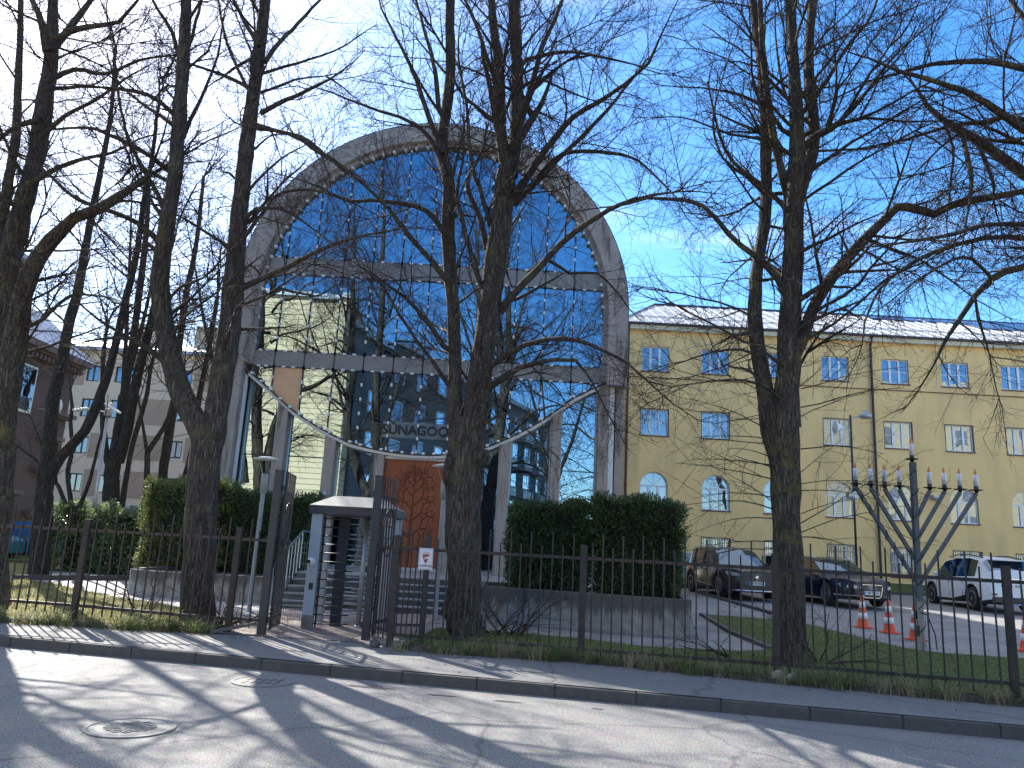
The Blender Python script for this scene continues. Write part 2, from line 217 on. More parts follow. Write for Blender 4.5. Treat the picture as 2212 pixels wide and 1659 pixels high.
# ------------------------------------------------------------------ mesh collector
class MB:
    def __init__(s): s.v=[]; s.f=[]; s.m=[]
    def add(s,vs,fs,mi=0):
        o=len(s.v); s.v.extend(vs); s.f.extend([tuple(i+o for i in f) for f in fs]); s.m.extend([mi]*len(fs)); return s
    def box(s,x0,x1,y0,y1,z0,z1,mi=0):
        return s.add([(x0,y0,z0),(x1,y0,z0),(x1,y1,z0),(x0,y1,z0),(x0,y0,z1),(x1,y0,z1),(x1,y1,z1),(x0,y1,z1)],
            [(0,3,2,1),(4,5,6,7),(0,1,5,4),(1,2,6,5),(2,3,7,6),(3,0,4,7)],mi)
    def bar(s,a,b,w,h=None,mi=0,up=(0,0,1)):
        """rectangular bar from a to b"""
        h=h or w; a=Vector(a); b=Vector(b); d=(b-a).normalized(); u=Vector(up)
        if abs(d.dot(u))>.98: u=Vector((0,1,0))
        x=d.cross(u).normalized()*w/2; y=x.cross(d).normalized()*h/2
        vs=[a-x-y,a+x-y,a+x+y,a-x+y,b-x-y,b+x-y,b+x+y,b-x+y]
        return s.add([tuple(v) for v in vs],[(0,3,2,1),(4,5,6,7),(0,1,5,4),(1,2,6,5),(2,3,7,6),(3,0,4,7)],mi)
    def tube(s,pts,rad,n=8,mi=0,cap=True,wob=0,seed=0):
        P=[Vector(p) for p in pts]; k=len(P)
        if not hasattr(rad,'__len__'): rad=[rad]*k
        vs=[];fs=[];prev=None
        for i in range(k):
            t=(P[min(i+1,k-1)]-P[max(i-1,0)])
            if t.length<1e-9: t=Vector((0,0,1))
            t.normalize()
            if prev is None:
                a=Vector((1,0,0)) if abs(t.x)<.8 else Vector((0,1,0)); x=t.cross(a).normalized()
            else:
                x=(prev-t*prev.dot(t)); x=x.normalized() if x.length>1e-6 else t.cross(Vector((1,0,0))).normalized()
            prev=x; y=t.cross(x)
            for j in range(n):
                an=2*PI*j/n; r=rad[i]
                if wob:
                    q=P[i]; r*=1+wob*pnoise(Vector((math.cos(an)*1.6+seed,math.sin(an)*1.6,q.z*.55)))+wob*.5*pnoise(Vector((math.cos(an)*4+seed,math.sin(an)*4,q.z*1.8)))
                vs.append(tuple(P[i]+x*(math.cos(an)*r)+y*(math.sin(an)*r)))
            if i:
                b=(i-1)*n; c=i*n
                for j in range(n): j2=(j+1)%n; fs.append((b+j,b+j2,c+j2,c+j))
        if cap: fs.append(tuple(range(n-1,-1,-1))); fs.append(tuple(range((k-1)*n,k*n)))
        return s.add(vs,fs,mi)
    def lathe(s,prof,c=(0,0,0),n=20,mi=0,axis='z'):
        vs=[];fs=[]
        for r,h in prof:
            for j in range(n):
                a=2*PI*j/n; u,w=math.cos(a)*r,math.sin(a)*r
                if axis=='z': vs.append((c[0]+u,c[1]+w,c[2]+h))
                elif axis=='y': vs.append((c[0]+u,c[1]+h,c[2]-w))
                else: vs.append((c[0]+h,c[1]+u,c[2]+w))
        k=len(prof)
        for i in range(k-1):
            for j in range(n): j2=(j+1)%n; fs.append((i*n+j,i*n+j2,(i+1)*n+j2,(i+1)*n+j))
        fs.append(tuple(range(n-1,-1,-1))); fs.append(tuple(range((k-1)*n,k*n)))
        return s.add(vs,fs,mi)
    def prism(s,poly,z0,z1,mi=0,top=None):
        """poly (x,y) counter-clockwise"""
        n=len(poly); z0f=z0 if callable(z0) else (lambda x,y:z0); z1f=z1 if callable(z1) else (lambda x,y:z1)
        vs=[(x,y,z0f(x,y)) for x,y in poly]+[(x,y,z1f(x,y)) for x,y in poly]
        s.add(vs,[tuple(range(n-1,-1,-1))]+[(i,(i+1)%n,n+(i+1)%n,n+i) for i in range(n)],mi)
        s.f.append(tuple(len(s.v)-n+i for i in range(n))); s.m.append(mi if top is None else top); return s
    def slab(s,poly,y0,y1,mi=0):
        """polygon (x,z) extruded along y"""
        n=len(poly); vs=[(x,y0,z) for x,z in poly]+[(x,y1,z) for x,z in poly]
        return s.add(vs,[tuple(range(n)),tuple(range(2*n-1,n-1,-1))]+[(i,n+i,n+(i+1)%n,(i+1)%n) for i in range(n)],mi)
    def strip(s,A,B,y0,y1,mi=0,closed=False):
        """solid between two (x,z) curves of equal length, extruded in y (an arch ring or a bent band)"""
        k=len(A); vs=[(x,y0,z) for x,z in A]+[(x,y0,z) for x,z in B]+[(x,y1,z) for x,z in A]+[(x,y1,z) for x,z in B]; fs=[]
        for i in range(k-1):
            fs+= [(i,i+1,k+i+1,k+i),(2*k+i,3*k+i,3*k+i+1,2*k+i+1),(i,2*k+i,2*k+i+1,i+1),(k+i,k+i+1,3*k+i+1,3*k+i)]
        fs+=[(0,k,3*k,2*k),(k-1,3*k-1,4*k-1,2*k-1)]
        return s.add(vs,fs,mi)
    def build(s,name,mats,parent=None,smooth=False,loc=None,bevel=0,fix=True):
        me=bpy.data.meshes.new(name)
        o=bpy.data.objects.new(name,me); COL.objects.link(o)
        off=Vector((0,0,0))
        if parent is not None:
            off=Vector(parent.get('_o',(0,0,0))); o.parent=parent; o['_o']=tuple(off)
        elif loc is not None:
            off=Vector(loc); o.location=off; o['_o']=tuple(off)
        elif s.v:
            k=len(s.v); off=Vector((sum(v[0] for v in s.v)/k,sum(v[1] for v in s.v)/k,min(v[2] for v in s.v))); o.location=off; o['_o']=tuple(off)
        ox,oy,oz=off
        me.from_pydata([(v[0]-ox,v[1]-oy,v[2]-oz) for v in s.v],[],s.f)
        if not isinstance(mats,(list,tuple)): mats=[mats]
        for m in mats: me.materials.append(m)
        if len(mats)>1: me.polygons.foreach_set('material_index',s.m)
        if smooth: me.polygons.foreach_set('use_smooth',[True]*len(me.polygons))
        if fix:
            bm=bmesh.new(); bm.from_mesh(me); bmesh.ops.recalc_face_normals(bm,faces=bm.faces); bm.to_mesh(me); bm.free()
        if bevel:
            b=o.modifiers.new('bevel','BEVEL'); b.width=bevel; b.segments=2; b.limit_method='ANGLE'
        me.update(); return o
def empty(name,loc,rz=0,parent=None):
    o=bpy.data.objects.new(name,None); COL.objects.link(o); o.location=loc; o.rotation_euler=(0,0,rz); o.empty_display_size=.3
    o['_o']=tuple(loc) if rz==0 else (0,0,0)
    if parent: o.parent=parent
    return o
def tag(o,label=None,cat=None,group=None,kind=None):
    if label: o['label']=label
    if cat: o['category']=cat
    if group: o['group']=group
    if kind: o['kind']=kind
    return o
def kids(o): return [c for c in bpy.data.objects if c.parent==o]
def copy_tree(o,parent=None):
    c=o.copy(); COL.objects.link(c)
    if parent: c.parent=parent
    for ch in kids(o): copy_tree(ch,c)
    return c
def text(name,body,size,m,parent,loc,rot,ext=.004,align='CENTER',bold=0):
    cu=bpy.data.curves.new(name,'FONT'); cu.body=body; cu.size=size; cu.extrude=ext; cu.align_x=align; cu.align_y='CENTER'; cu.offset=bold; tmp=bpy.data.objects.new('t',cu); COL.objects.link(tmp); bpy.context.view_layer.update(); me=bpy.data.meshes.new_from_object(tmp.evaluated_get(bpy.context.evaluated_depsgraph_get())); bpy.data.objects.remove(tmp); me.materials.clear(); me.materials.append(m)
    o=bpy.data.objects.new(name,me); COL.objects.link(o); o.parent=parent; o.location=Vector(loc)-Vector(parent.get('_o',(0,0,0))); o.rotation_euler=rot; return o
def spline(P,step=.25):
    """Catmull-Rom through points; each point is (Vector, radius)"""
    out=[]; k=len(P)
    for i in range(k-1):
        p0=P[max(i-1,0)][0];p1=P[i][0];p2=P[i+1][0];p3=P[min(i+2,k-1)][0]; r1,r2=P[i][1],P[i+1][1]
        n=max(1,int((p2-p1).length/step))
        for j in range(n):
            t=j/n; q=.5*((2*p1)+(p2-p0)*t+(2*p0-5*p1+4*p2-p3)*t*t+(3*p1-p0-3*p2+p3)*t**3); out.append((q,r1+(r2-r1)*t))
    out.append(P[-1]); return out
# ------------------------------------------------------------------ camera, sky, sun
cam=bpy.data.cameras.new('camera'); co=bpy.data.objects.new('camera',cam); COL.objects.link(co); sc.camera=co
cam.sensor_width=36; cam.lens=36*FPX/2212; cam.clip_end=3000; cam.clip_start=.05
mw=Matrix((( cR.x,cU.x,-cF.x,0),(cR.y,cU.y,-cF.y,0),(cR.z,cU.z,-cF.z,EYE),(0,0,0,1))); co.matrix_world=mw
SUN_AZ=-37.0; SUN_EL=35.0
w=bpy.data.worlds.new('World'); sc.world=w; w.use_nodes=True; nt=w.node_tree; N=nt.nodes; L=nt.links; N.clear()
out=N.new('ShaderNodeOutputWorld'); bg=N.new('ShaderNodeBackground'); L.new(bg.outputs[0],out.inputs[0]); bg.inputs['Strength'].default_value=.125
sky=N.new('ShaderNodeTexSky'); sky.sky_type='NISHITA'; sky.sun_disc=False; sky.sun_elevation=R(SUN_EL); sky.sun_rotation=R(SUN_AZ); sky.air_density=1.0; sky.dust_density=.5; sky.ozone_density=3.0; sky.altitude=0
tc=N.new('ShaderNodeTexCoord')
# thin high cloud: streaky noise on the direction, projected on a flat layer above
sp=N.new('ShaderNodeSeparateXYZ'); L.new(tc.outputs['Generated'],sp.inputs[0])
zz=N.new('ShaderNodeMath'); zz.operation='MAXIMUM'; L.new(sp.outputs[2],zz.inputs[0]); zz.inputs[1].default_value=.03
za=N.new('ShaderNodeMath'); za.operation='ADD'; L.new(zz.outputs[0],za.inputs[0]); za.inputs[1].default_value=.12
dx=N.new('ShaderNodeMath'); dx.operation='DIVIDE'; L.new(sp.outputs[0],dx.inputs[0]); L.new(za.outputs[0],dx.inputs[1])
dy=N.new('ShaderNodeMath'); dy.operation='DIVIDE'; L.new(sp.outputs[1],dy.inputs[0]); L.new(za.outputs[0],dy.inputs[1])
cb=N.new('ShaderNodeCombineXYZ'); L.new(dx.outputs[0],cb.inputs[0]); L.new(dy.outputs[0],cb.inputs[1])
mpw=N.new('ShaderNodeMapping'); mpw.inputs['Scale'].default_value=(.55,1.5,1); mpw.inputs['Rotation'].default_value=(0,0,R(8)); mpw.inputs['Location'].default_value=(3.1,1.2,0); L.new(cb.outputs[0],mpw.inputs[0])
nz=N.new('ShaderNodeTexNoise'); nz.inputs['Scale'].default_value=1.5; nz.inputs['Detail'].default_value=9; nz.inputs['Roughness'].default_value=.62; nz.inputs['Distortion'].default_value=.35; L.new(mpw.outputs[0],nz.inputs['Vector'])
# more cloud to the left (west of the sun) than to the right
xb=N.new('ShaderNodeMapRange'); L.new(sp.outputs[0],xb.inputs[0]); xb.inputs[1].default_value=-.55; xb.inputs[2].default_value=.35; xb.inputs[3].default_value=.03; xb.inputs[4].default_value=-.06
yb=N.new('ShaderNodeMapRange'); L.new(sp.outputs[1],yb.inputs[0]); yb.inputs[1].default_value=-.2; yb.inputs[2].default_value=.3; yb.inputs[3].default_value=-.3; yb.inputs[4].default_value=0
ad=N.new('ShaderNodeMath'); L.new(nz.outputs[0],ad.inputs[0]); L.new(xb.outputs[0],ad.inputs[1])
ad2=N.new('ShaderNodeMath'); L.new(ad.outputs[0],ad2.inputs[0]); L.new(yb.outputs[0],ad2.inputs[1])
zb_=N.new('ShaderNodeMapRange'); L.new(sp.outputs[2],zb_.inputs[0]); zb_.inputs[1].default_value=.58; zb_.inputs[2].default_value=.8; zb_.inputs[3].default_value=0; zb_.inputs[4].default_value=.45  # extra cloud added overhead, out of view, as neutral fill light
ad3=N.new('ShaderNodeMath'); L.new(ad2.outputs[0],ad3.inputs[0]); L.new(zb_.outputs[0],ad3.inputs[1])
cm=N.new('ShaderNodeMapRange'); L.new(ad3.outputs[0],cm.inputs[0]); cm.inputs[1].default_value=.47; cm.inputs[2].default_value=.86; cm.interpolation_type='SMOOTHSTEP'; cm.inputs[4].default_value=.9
mx=N.new('ShaderNodeMix'); mx.data_type='RGBA'; L.new(cm.outputs[0],mx.inputs[0])
hs=N.new('ShaderNodeHueSaturation'); hs.inputs['Hue'].default_value=.503; hs.inputs['Saturation'].default_value=1.32; hs.inputs['Value'].default_value=1.0; L.new(sky.outputs[0],hs.inputs['Color'])
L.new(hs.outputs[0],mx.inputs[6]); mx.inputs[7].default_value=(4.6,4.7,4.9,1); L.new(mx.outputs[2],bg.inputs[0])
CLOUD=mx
sl=bpy.data.lights.new('sun','SUN'); sl.energy=4.5; sl.angle=R(.53); sl.color=(1,.955,.87); so=bpy.data.objects.new('sun',sl); COL.objects.link(so)
sd=Vector((math.sin(R(SUN_AZ))*math.cos(R(SUN_EL)),math.cos(R(SUN_AZ))*math.cos(R(SUN_EL)),math.sin(R(SUN_EL))))
so.rotation_euler=(-sd).to_track_quat('-Z','Y').to_euler(); so.location=(-20,20,30)
vs=sc.view_settings; vs.view_transform='Standard'; vs.look='None'; vs.gamma=1; vs.exposure=1.55
sc.cycles.max_bounces=8; sc.cycles.transparent_max_bounces=24; sc.cycles.glossy_bounces=4

# ------------------------------------------------------------------ ground, road, pavement
def struct(name,mb,m,**k): return tag(mb.build(name,m,**k),kind='structure')
g=MB(); g.add([(-900,-900,-.35),(900,-900,-.35),(900,1200,-.35),(-900,1200,-.35)],[(0,1,2,3)]); struct('ground',g,soil)
u=Vector((1,-.214,0)).normalized(); nrm=Vector((-u.y,u.x,0))
def K(s,d,z): # along the kerb, distance towards the yard
    p=Vector((0,10.30,0))+u*s+nrm*d; return (p.x,p.y,z)
g=MB()
for i in range(-30,30):
    g.add([K(i*2,-8.5,0),K(i*2+2,-8.5,0),K(i*2+2,.02,0),K(i*2,.02,0)],[(0,1,2,3)])
struct('road',g,road_m)
# far side pavement with its kerb (behind the viewer)
g=MB(); g.add([K(-60,-24,.12),K(60,-24,.12),K(60,-8.5,.12),K(-60,-8.5,.12)],[(0,1,2,3)]); g.bar(K(-60,-8.5,.06),K(60,-8.5,.06),.15,.13); struct('far_pavement',g,pave_m)
# kerb stones, one metre each
g=MB(); rnd=random.Random(3)
for i in range(-45,45):
    a=K(i*1.0-.25+.006,.0,0); b=K(i*1.0+.75-.006,0,0); h=.142+rnd.uniform(-.004,.004); dd=rnd.uniform(-.004,.004)
    A=K(i-.25+.006,dd,0);B=K(i+.75-.006,dd,0);C=K(i+.75-.006,.06+dd,0);Dd=K(i-.25+.006,.06+dd,0)
    g.prism([A[:2],B[:2],C[:2],Dd[:2]],-.05,h)
struct('kerb',g,kerb_m,bevel=.012)
g=MB(); g.bar(K(-46,.04,.03),K(46,.04,.03),.06,.14); struct('kerb_bed',g,soil)
# pavement: a fine strip grid between kerb and fence line
def sheet(fn0,fn1,zf,xs,ny):
    g=MB()
    V=[]
    for x in xs:
        a=fn0(x); b=fn1(x)
        for j in range(ny+1):
            t=j/ny; px=a[0]+(b[0]-a[0])*t; py=a[1]+(b[1]-a[1])*t; V.append((px,py,zf(px,py)))
    F=[]
    for i in range(len(xs)-1):
        for j in range(ny): q=i*(ny+1)+j; F.append((q,q+ny+1,q+ny+2,q+1))
    g.add(V,F); return g
xs=[-45+i*.5 for i in range(181)]
g=sheet(lambda x:(x,kerb_y(x)+.064),lambda x:(x,fence_y(x)-.15),lambda x,y:.150,xs,5); struct('pavement',g,pave_m,smooth=True)
# yard (paved, rising gently towards the buildings)
def yardgrid(x0,x1,y0f,y1,st,zf):
    xs=[x0+i*st for i in range(int((x1-x0)/st)+1)]; g=MB(); V=[];F=[]; ny=int((y1-5)/st)
    for x in xs:
        a=y0f(x)
        for j in range(ny+1): y=a+(y1-a)*j/ny; V.append((x,y,zf(x,y)))
    for i in range(len(xs)-1):
        for j in range(ny): q=i*(ny+1)+j; F.append((q,q+ny+1,q+ny+2,q+1))
    g.add(V,F); return g
g=yardgrid(-60,60,lambda x:fence_y(x)-.16,90,1.0,lambda x,y:zg(x,y)); struct('yard_paving',g,pav_dk)
def drape(name,poly,mt,dz,cuts=5,kind='structure'):
    bm=bmesh.new(); vs_=[bm.verts.new((x,y,0)) for x,y in poly]; f=bm.faces.new(vs_)
    bmesh.ops.triangulate(bm,faces=[f])
    for _ in range(3 if cuts>3 else 2): bmesh.ops.subdivide_edges(bm,edges=bm.edges[:],cuts=1,use_grid_fill=True); bmesh.ops.triangulate(bm,faces=bm.faces[:])
    for v in bm.verts: v.co.z=zg(v.co.x,v.co.y)+dz+.012*pnoise(Vector((v.co.x*1.5,v.co.y*1.5,2)))*(1 if dz>.015 else 0)
    bmesh.ops.recalc_face_normals(bm,faces=bm.faces)
    me=bpy.data.meshes.new(name); bm.to_mesh(me); bm.free()
    if me.polygons and me.polygons[0].normal.z<0: me.flip_normals()
    o=bpy.data.objects.new(name,me); COL.objects.link(o); me.materials.append(mt); tag(o,kind=kind); return o
def pts(l): return [tuple(Gg(x,y)[:2]) for x,y in l]
# left: sunny lawn, pale path
lawnL=[(-14,13.9),(-4.9,13.85),(-4.9,15.2),(-6.2,16.2),(-7.21,17.03),(-8.19,17.64),(-9.73,18.74),(-11.25,20.1),(-12.4,20.6),(-14,19.9)]
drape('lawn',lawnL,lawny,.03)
pathL=[(-4.9,15.2),(-4.9,18.2),(-8.9,18.4),(-9.3,21.6),(-13.5,24.4),(-13.2,20.9),(-12.4,20.6),(-11.25,20.1),(-9.73,18.74),(-8.19,17.64),(-7.21,17.03),(-6.2,16.2)]
drape('path',pathL,pav_lt,.012)
lawn2=[(-30,13.9),(-14,13.9),(-14,19.9),(-13.2,20.9),(-13.5,24.4),(-10,25),(-10,26),(-30,26)]
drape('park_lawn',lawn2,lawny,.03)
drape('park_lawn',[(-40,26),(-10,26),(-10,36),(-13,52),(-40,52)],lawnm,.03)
# entry apron between the gate posts and the turnstile
drape('entry_paving',[(-4.5,13.4),(-1.75,13.2),(-1.6,14.2),(-1.3,17.8),(-4.9,17.8),(-4.9,15.2),(-4.6,14.0)],pav_rd,.008)
# right: grass strip along the fence, triangle lawn
stripR=[(-1.5,13.1),(1.3,12.85),(4.0,11.77),(6.84,10.89),(12,9.3),(12,13.6),(9.66,14.79),(8.31,15.03),(7.87,15.45),(7.65,16.73),(7.41,18.93),(6.76,19.97),(5.12,20.31),(4.86,16.76),(4.96,14.58),(4.18,14.14),(2.52,14.27),(1.61,14.89),(.4,15.3),(-1.2,15.4)]
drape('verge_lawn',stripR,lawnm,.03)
def kerbline(name,P,wd=.1,h=.09,m=kerb_m):
    g=MB()
    for (x0,y0),(x1,y1) in zip(P,P[1:]): g.bar((x0,y0,zg(x0,y0)+h/2-.02),(x1,y1,zg(x1,y1)+h/2-.02),wd,h)
    return struct(name,g,m)
kerbline('path_kerb',[(5.12,20.31),(4.86,16.76),(4.96,14.58)])
kerbline('path_kerb',[(5.12,20.31),(6.76,19.97),(7.41,18.93),(7.65,16.73),(7.87,15.45),(8.31,15.03),(9.66,14.79),(12,13.6)],.06,.05)
kerbline('path_kerb',[(6.96,28.23),(7.3,21.56),(7.5,20.4)],.12,.10)
kerbline('path_kerb',[(-12.6,20.6),(-11.4,21.6),(-9.6,22.6),(-9.2,20.5)],.14,.16)
# grass bank at the foot of the yellow building
for x0,x1,y0,nm in ((5.2,9.0,30.4,'grass_bank'),(11.5,60,32.2,'grass_bank')):
    g=MB(); z=zg(12,y0)
    g.add([(x0,y0,z-.05),(x1,y0,z-.05),(x1,y0,z+.12),(x0,y0,z+.12),(x1,36.05,z+.42),(x0,36.05,z+.42)],[(0,1,2,3),(3,2,4,5)]); struct(nm,g,lawnm)
    kg=MB(); kg.box(x0,x1,y0-.12,y0,z-.05,z+.13); struct('path_kerb',kg,kerb_m)
# soil strip before the fence where the tufts grow
bankP=[(x,fence_y(x)-.42-.12*math.sin(x*1.7)) for x in [-14+i*.5 for i in range(20)]]
def bank(x0,x1):
    n=int((x1-x0)/.15); g=MB(); V=[];F=[]
    for i in range(n+1):
        x=x0+(x1-x0)*i/n; yf=fence_y(x)
        e=min(1,i/3,(n-i)/3)
        for j in range(9):
            t=j/8; y=yf-.5*e-.1*pnoise(Vector((x*1.2,0,5)))+ (0.75)*t; z=.13+.085*math.sin(PI*min(1,t*1.15))*e+.04*pnoise(Vector((x*3,y*3,1)))*e*math.sin(PI*t)
            V.append((x,y,z if 0<j<8 else .11))
    for i in range(n):
        for j in range(8): q=i*9+j; F.append((q,q+9,q+10,q+1))
    g.add(V,F); return g
BANKS=[(-14,-4.55),(-1.75,12)]
for a,b in BANKS: struct('verge_soil',bank(a,b),soil,smooth=True)
# manholes, tar patches in the road
def manhole(c,r,kind,label):
    x,y=c; e=empty('manhole_cover',(x,y,0))
    g=MB(); g.lathe([(r*1.02,.001),(r*1.02,.012),(r*.94,.014),(r*.93,.008),(r*.80,.008)],(x,y,0),36); g.build('rim',mh,e)
    g=MB(); g.lathe([(r*.79,.002),(r*.79,.010),(.001,.011)],(x,y,0),36)
    if kind:
        for k in range(-2,3):
            for q in (-1,1):
                xx=x+k*r*.25; yy=y+q*r*.28
                g.bar((xx-r*.05,yy-r*.17,.0115),(xx+r*.05,yy+r*.17,.0115),.025,.004,1)
    else:
        for k in range(-4,5):
            P=[(x-r*.6*math.cos(k*.3)+i*r*1.2*math.cos(k*.3)/8,y+k*r*.13+.02*math.sin(i*1.4+k),.012) for i in range(9)]
            for a,b in zip(P,P[1:]): g.bar(a,b,.018,.01,0)
    g.build('lid',[mh,black],e); tag(e,label,'manhole cover'); return e
mh=mat('cast_iron',(.18,.177,.17),.75,metal=.0,var=.25,scale=12,bump=.2,bscale=60)
manhole((-2.88,10.14-.02),.37,1,'round slotted iron drain cover in the road, the one nearer the kerb')
manhole((-3.28,7.5),.38,0,'round wave patterned iron manhole cover in the middle of the road')
tar=mat('dark_tar_patch',(.05,.048,.045),.9,var=.3,scale=20,bump=.8,bscale=80)
for i,(px,py,sx,sy) in enumerate(((-1.57,10.16,.33,.07),(-.64,9.86,.22,.05),(.14,9.7,.17,.05),(1.2,9.55,.08,.03))):
    g=MB(); rn=random.Random(i); n=26; P=[]
    for k in range(n):
        a=2*PI*k/n; r=rn.uniform(.65,1.1); P.append((px+math.cos(a)*sx*r,py+math.sin(a)*sy*r-.2*math.cos(a)*sx*r))
    g.add([(x,y,.004) for x,y in P],[tuple(range(n))]); struct('tar_patch',g,tar)
# ------------------------------------------------------------------ grass
def blades(name,spots,m,kind,label,seed):
    rn=random.Random(seed); g=MB(); V=g.v;F=g.f
    for (x,y,z,h,lean,wd) in spots:
        a=rn.uniform(0,2*PI); dx,dy=math.cos(a),math.sin(a); px,py=-dy*wd,dx*wd; b=len(V)
        V.extend([(x-px,y-py,z),(x+px,y+py,z),(x+dx*lean*.35+px*.7,y+dy*lean*.35+py*.7,z+h*.6),(x+dx*lean*.35-px*.7,y+dy*lean*.35-py*.7,z+h*.6),(x+dx*lean,y+dy*lean,z+h*(.95 if lean<h else .55))])
        F.extend([(b,b+1,b+2,b+3),(b+3,b+2,b+4)])
    g.m=[0]*len(F); o=g.build(name,m,fix=False); tag(o,label,kind=kind); return o
rn=random.Random(11)
def bank_z(x,y): return .15
sg=[];sdr=[]
for a,b in BANKS:
    n=int((b-a)*34)
    for i in range(n):
        x=rn.uniform(a+.1,b-.1); dens=.5+.8*pnoise(Vector((x*.9,3,0)))
        if rn.random()>dens+.25: continue
        yc=fence_y(x)-rn.uniform(.10,.50)-(.05 if x<-4 else 0)
        if x<-4: dry=rn.random()<.15
        else: dry=rn.random()<.62
        big=rn.random()<.55
        nb=rn.randint(22,48) if big else rn.randint(8,16); H=rn.uniform(.15,.32) if big else rn.uniform(.06,.14)
        for k in range(nb):
            rr=rn.random()**.7*(.15 if big else .08); an=rn.uniform(0,2*PI)
            h=H*rn.uniform(.6,1.2)
            (sdr if (dry and rn.random()<.8) else sg).append((x+rr*math.cos(an),yc+rr*math.sin(an),.15,h,h*rn.uniform(.4,1.25),.0042))
def inside(p,poly):
    x,y=p; c=False; n=len(poly)
    for i in range(n):
        x1,y1=poly[i]; x2,y2=poly[i-1]
        if (y1>y)!=(y2>y) and x<(x2-x1)*(y-y1)/(y2-y1)+x1: c=not c
    return c
def scatter(poly,n,hm,out,wd=.006,seed=1):
    r2=random.Random(seed); x0=min(p[0] for p in poly);x1=max(p[0] for p in poly);y0=min(p[1] for p in poly);y1=max(p[1] for p in poly)
    for i in range(n):
        x=r2.uniform(x0,x1); y=r2.uniform(y0,y1)
        if inside((x,y),poly):
            h=hm*r2.uniform(.5,1.5)*(1+.8*pnoise(Vector((x*1.2,y*1.2,0)))); out.append((x,y,zg(x,y)+.025,h,h*r2.uniform(.2,.9),wd))
sl_=[]; scatter(lawnL,26000,.05,sl_,.006,2); sr_=[]; scatter(stripR,42000,.035,sr_,.006,3)
dry2=[p for i,p in enumerate(sr_) if i%3==0]; grn2=[p for i,p in enumerate(sr_) if i%3]
dryl=[p for i,p in enumerate(sl_) if i%2==0]; grnl=[p for i,p in enumerate(sl_) if i%2]
blades('grass',sg+grnl+grn2,grassg,'stuff','green grass tufts along the foot of the iron fence and on the lawns',5)
blades('dry_grass',sdr+dryl+dry2,grassd,'stuff','dry straw coloured grass hanging over the pavement edge',6)
# fallen leaves and litter at the pavement edge
g=MB(); rn=random.Random(8)
for i in range(1300):
    x=rn.uniform(-9,9)
    if rn.random()<.72: y=fence_y(x)-rn.uniform(.0,.75)**1.0; z=.165+ (0.03 if y>fence_y(x)-.5 else -.01)
    else:
        y=rn.uniform(kerb_y(x)+.2,fence_y(x)+2); z=(.155 if y<fence_y(x) else zg(x,y)+.035)
    s=rn.uniform(.008,.025); a=rn.uniform(0,6.3); c,d=math.cos(a)*s,math.sin(a)*s; t=rn.uniform(-.01,.01)
    g.add([(x-c,y-d,z+t),(x+d*.6,y-c*.6,z),(x+c,y+d,z-t+.006),(x-d*.6,y+c*.6,z+.004)],[(0,1,2,3)])
tag(g.build('fallen_leaves',leafmat('dead_leaf',(.10,.06,.03),(.24,.16,.09),.1,.8),fix=False),'dry fallen leaves scattered along the fence foot',kind='stuff')
# ------------------------------------------------------------------ the arched glass hall
CX,CZ,RO_,RI_=-2.72,9.44,6.33,5.70
SY=24.0
syn=empty('synagogue',(CX,SY,.4)); tag(syn,'round arched concrete and glass hall with a tall rust orange door and reflecting glazed front','building')
def arc(r,n=48,zb=7.13,cx=CX):
    P=[(cx-r,zb)]
    P+=[(cx-r,zb+(CZ-zb)*t) for t in (.5,)]
    P+=[(cx+r*math.cos(PI-PI*i/n),CZ+r*math.sin(PI-PI*i/n)) for i in range(n+1)]
    P+=[(cx+r,zb+(CZ-zb)*.5),(cx+r,zb)]; return P
g=MB(); g.strip(arc(RO_),arc(RI_),SY-.32,SY+.9); 
arch=g.build('arch_frame',conc,syn,bevel=.03)
# chamfer ring inside the arch
g=MB(); g.strip(arc(RI_-.002),arc(RI_-.13),SY-.12,SY+.06); g.build('inner_trim',conc,syn)
# the barrel behind and the side walls
g=MB(); A=[(p[0],p[1]) for p in arc(RO_-.05,40,.2)]; B=[(p[0],p[1]) for p in arc(RO_-.35,40,.2)]
g.strip(A,B,SY+.9,SY+15); g.slab([(x,z) for x,z in B],SY+14.6,SY+15); g.build('vault',conc,syn)
# rain streaks: dark narrow stains running down from the rim are in the concrete; a thin metal coping along the rim
g=MB(); g.strip(arc(RO_+.035,48,7.3),arc(RO_-.01,48,7.3),SY-.30,SY+.95); g.build('rim_coping',mat('grey_coping',(.16,.15,.15),.6,var=.2),syn)
# curve of the lower edge of the upper glazing
CP=[(-8.6,7.0),(-7.8,6.47),(-6.99,5.83),(-6.3,5.40),(-5.67,5.08),(-4.91,4.78),(-3.88,4.60),(-2.9,4.54),(-1.9,4.60),(-.78,4.86),(0,5.22),(.65,5.60),(1.28,6.05),(1.99,6.62),(2.97,7.1)]
def curve_z(x):
    for i in range(len(CP)-1):
        if CP[i][0]<=x<=CP[i+1][0]:
            p0=CP[max(i-1,0)][1];p1=CP[i][1];p2=CP[i+1][1];p3=CP[min(i+2,len(CP)-1)][1]; t=(x-CP[i][0])/(CP[i+1][0]-CP[i][0])
            return .5*(2*p1+(p2-p0)*t+(2*p0-5*p1+4*p2-p3)*t*t+(3*p1-p0-3*p2+p3)*t**3)
    return CP[0][1] if x<CP[0][0] else CP[-1][1]
MX=[-7.63+.95*i for i in range(12)]
XL,XR=CX-RI_+.08,CX+RI_-.08
edges=[XL]+[x for x in MX if XL+.2<x<XR-.1]+[XR]
def top_z(x):
    q=(RI_-.1)**2-(x-CX)**2; return CZ+math.sqrt(q) if q>0 else CZ
rn=random.Random(5)
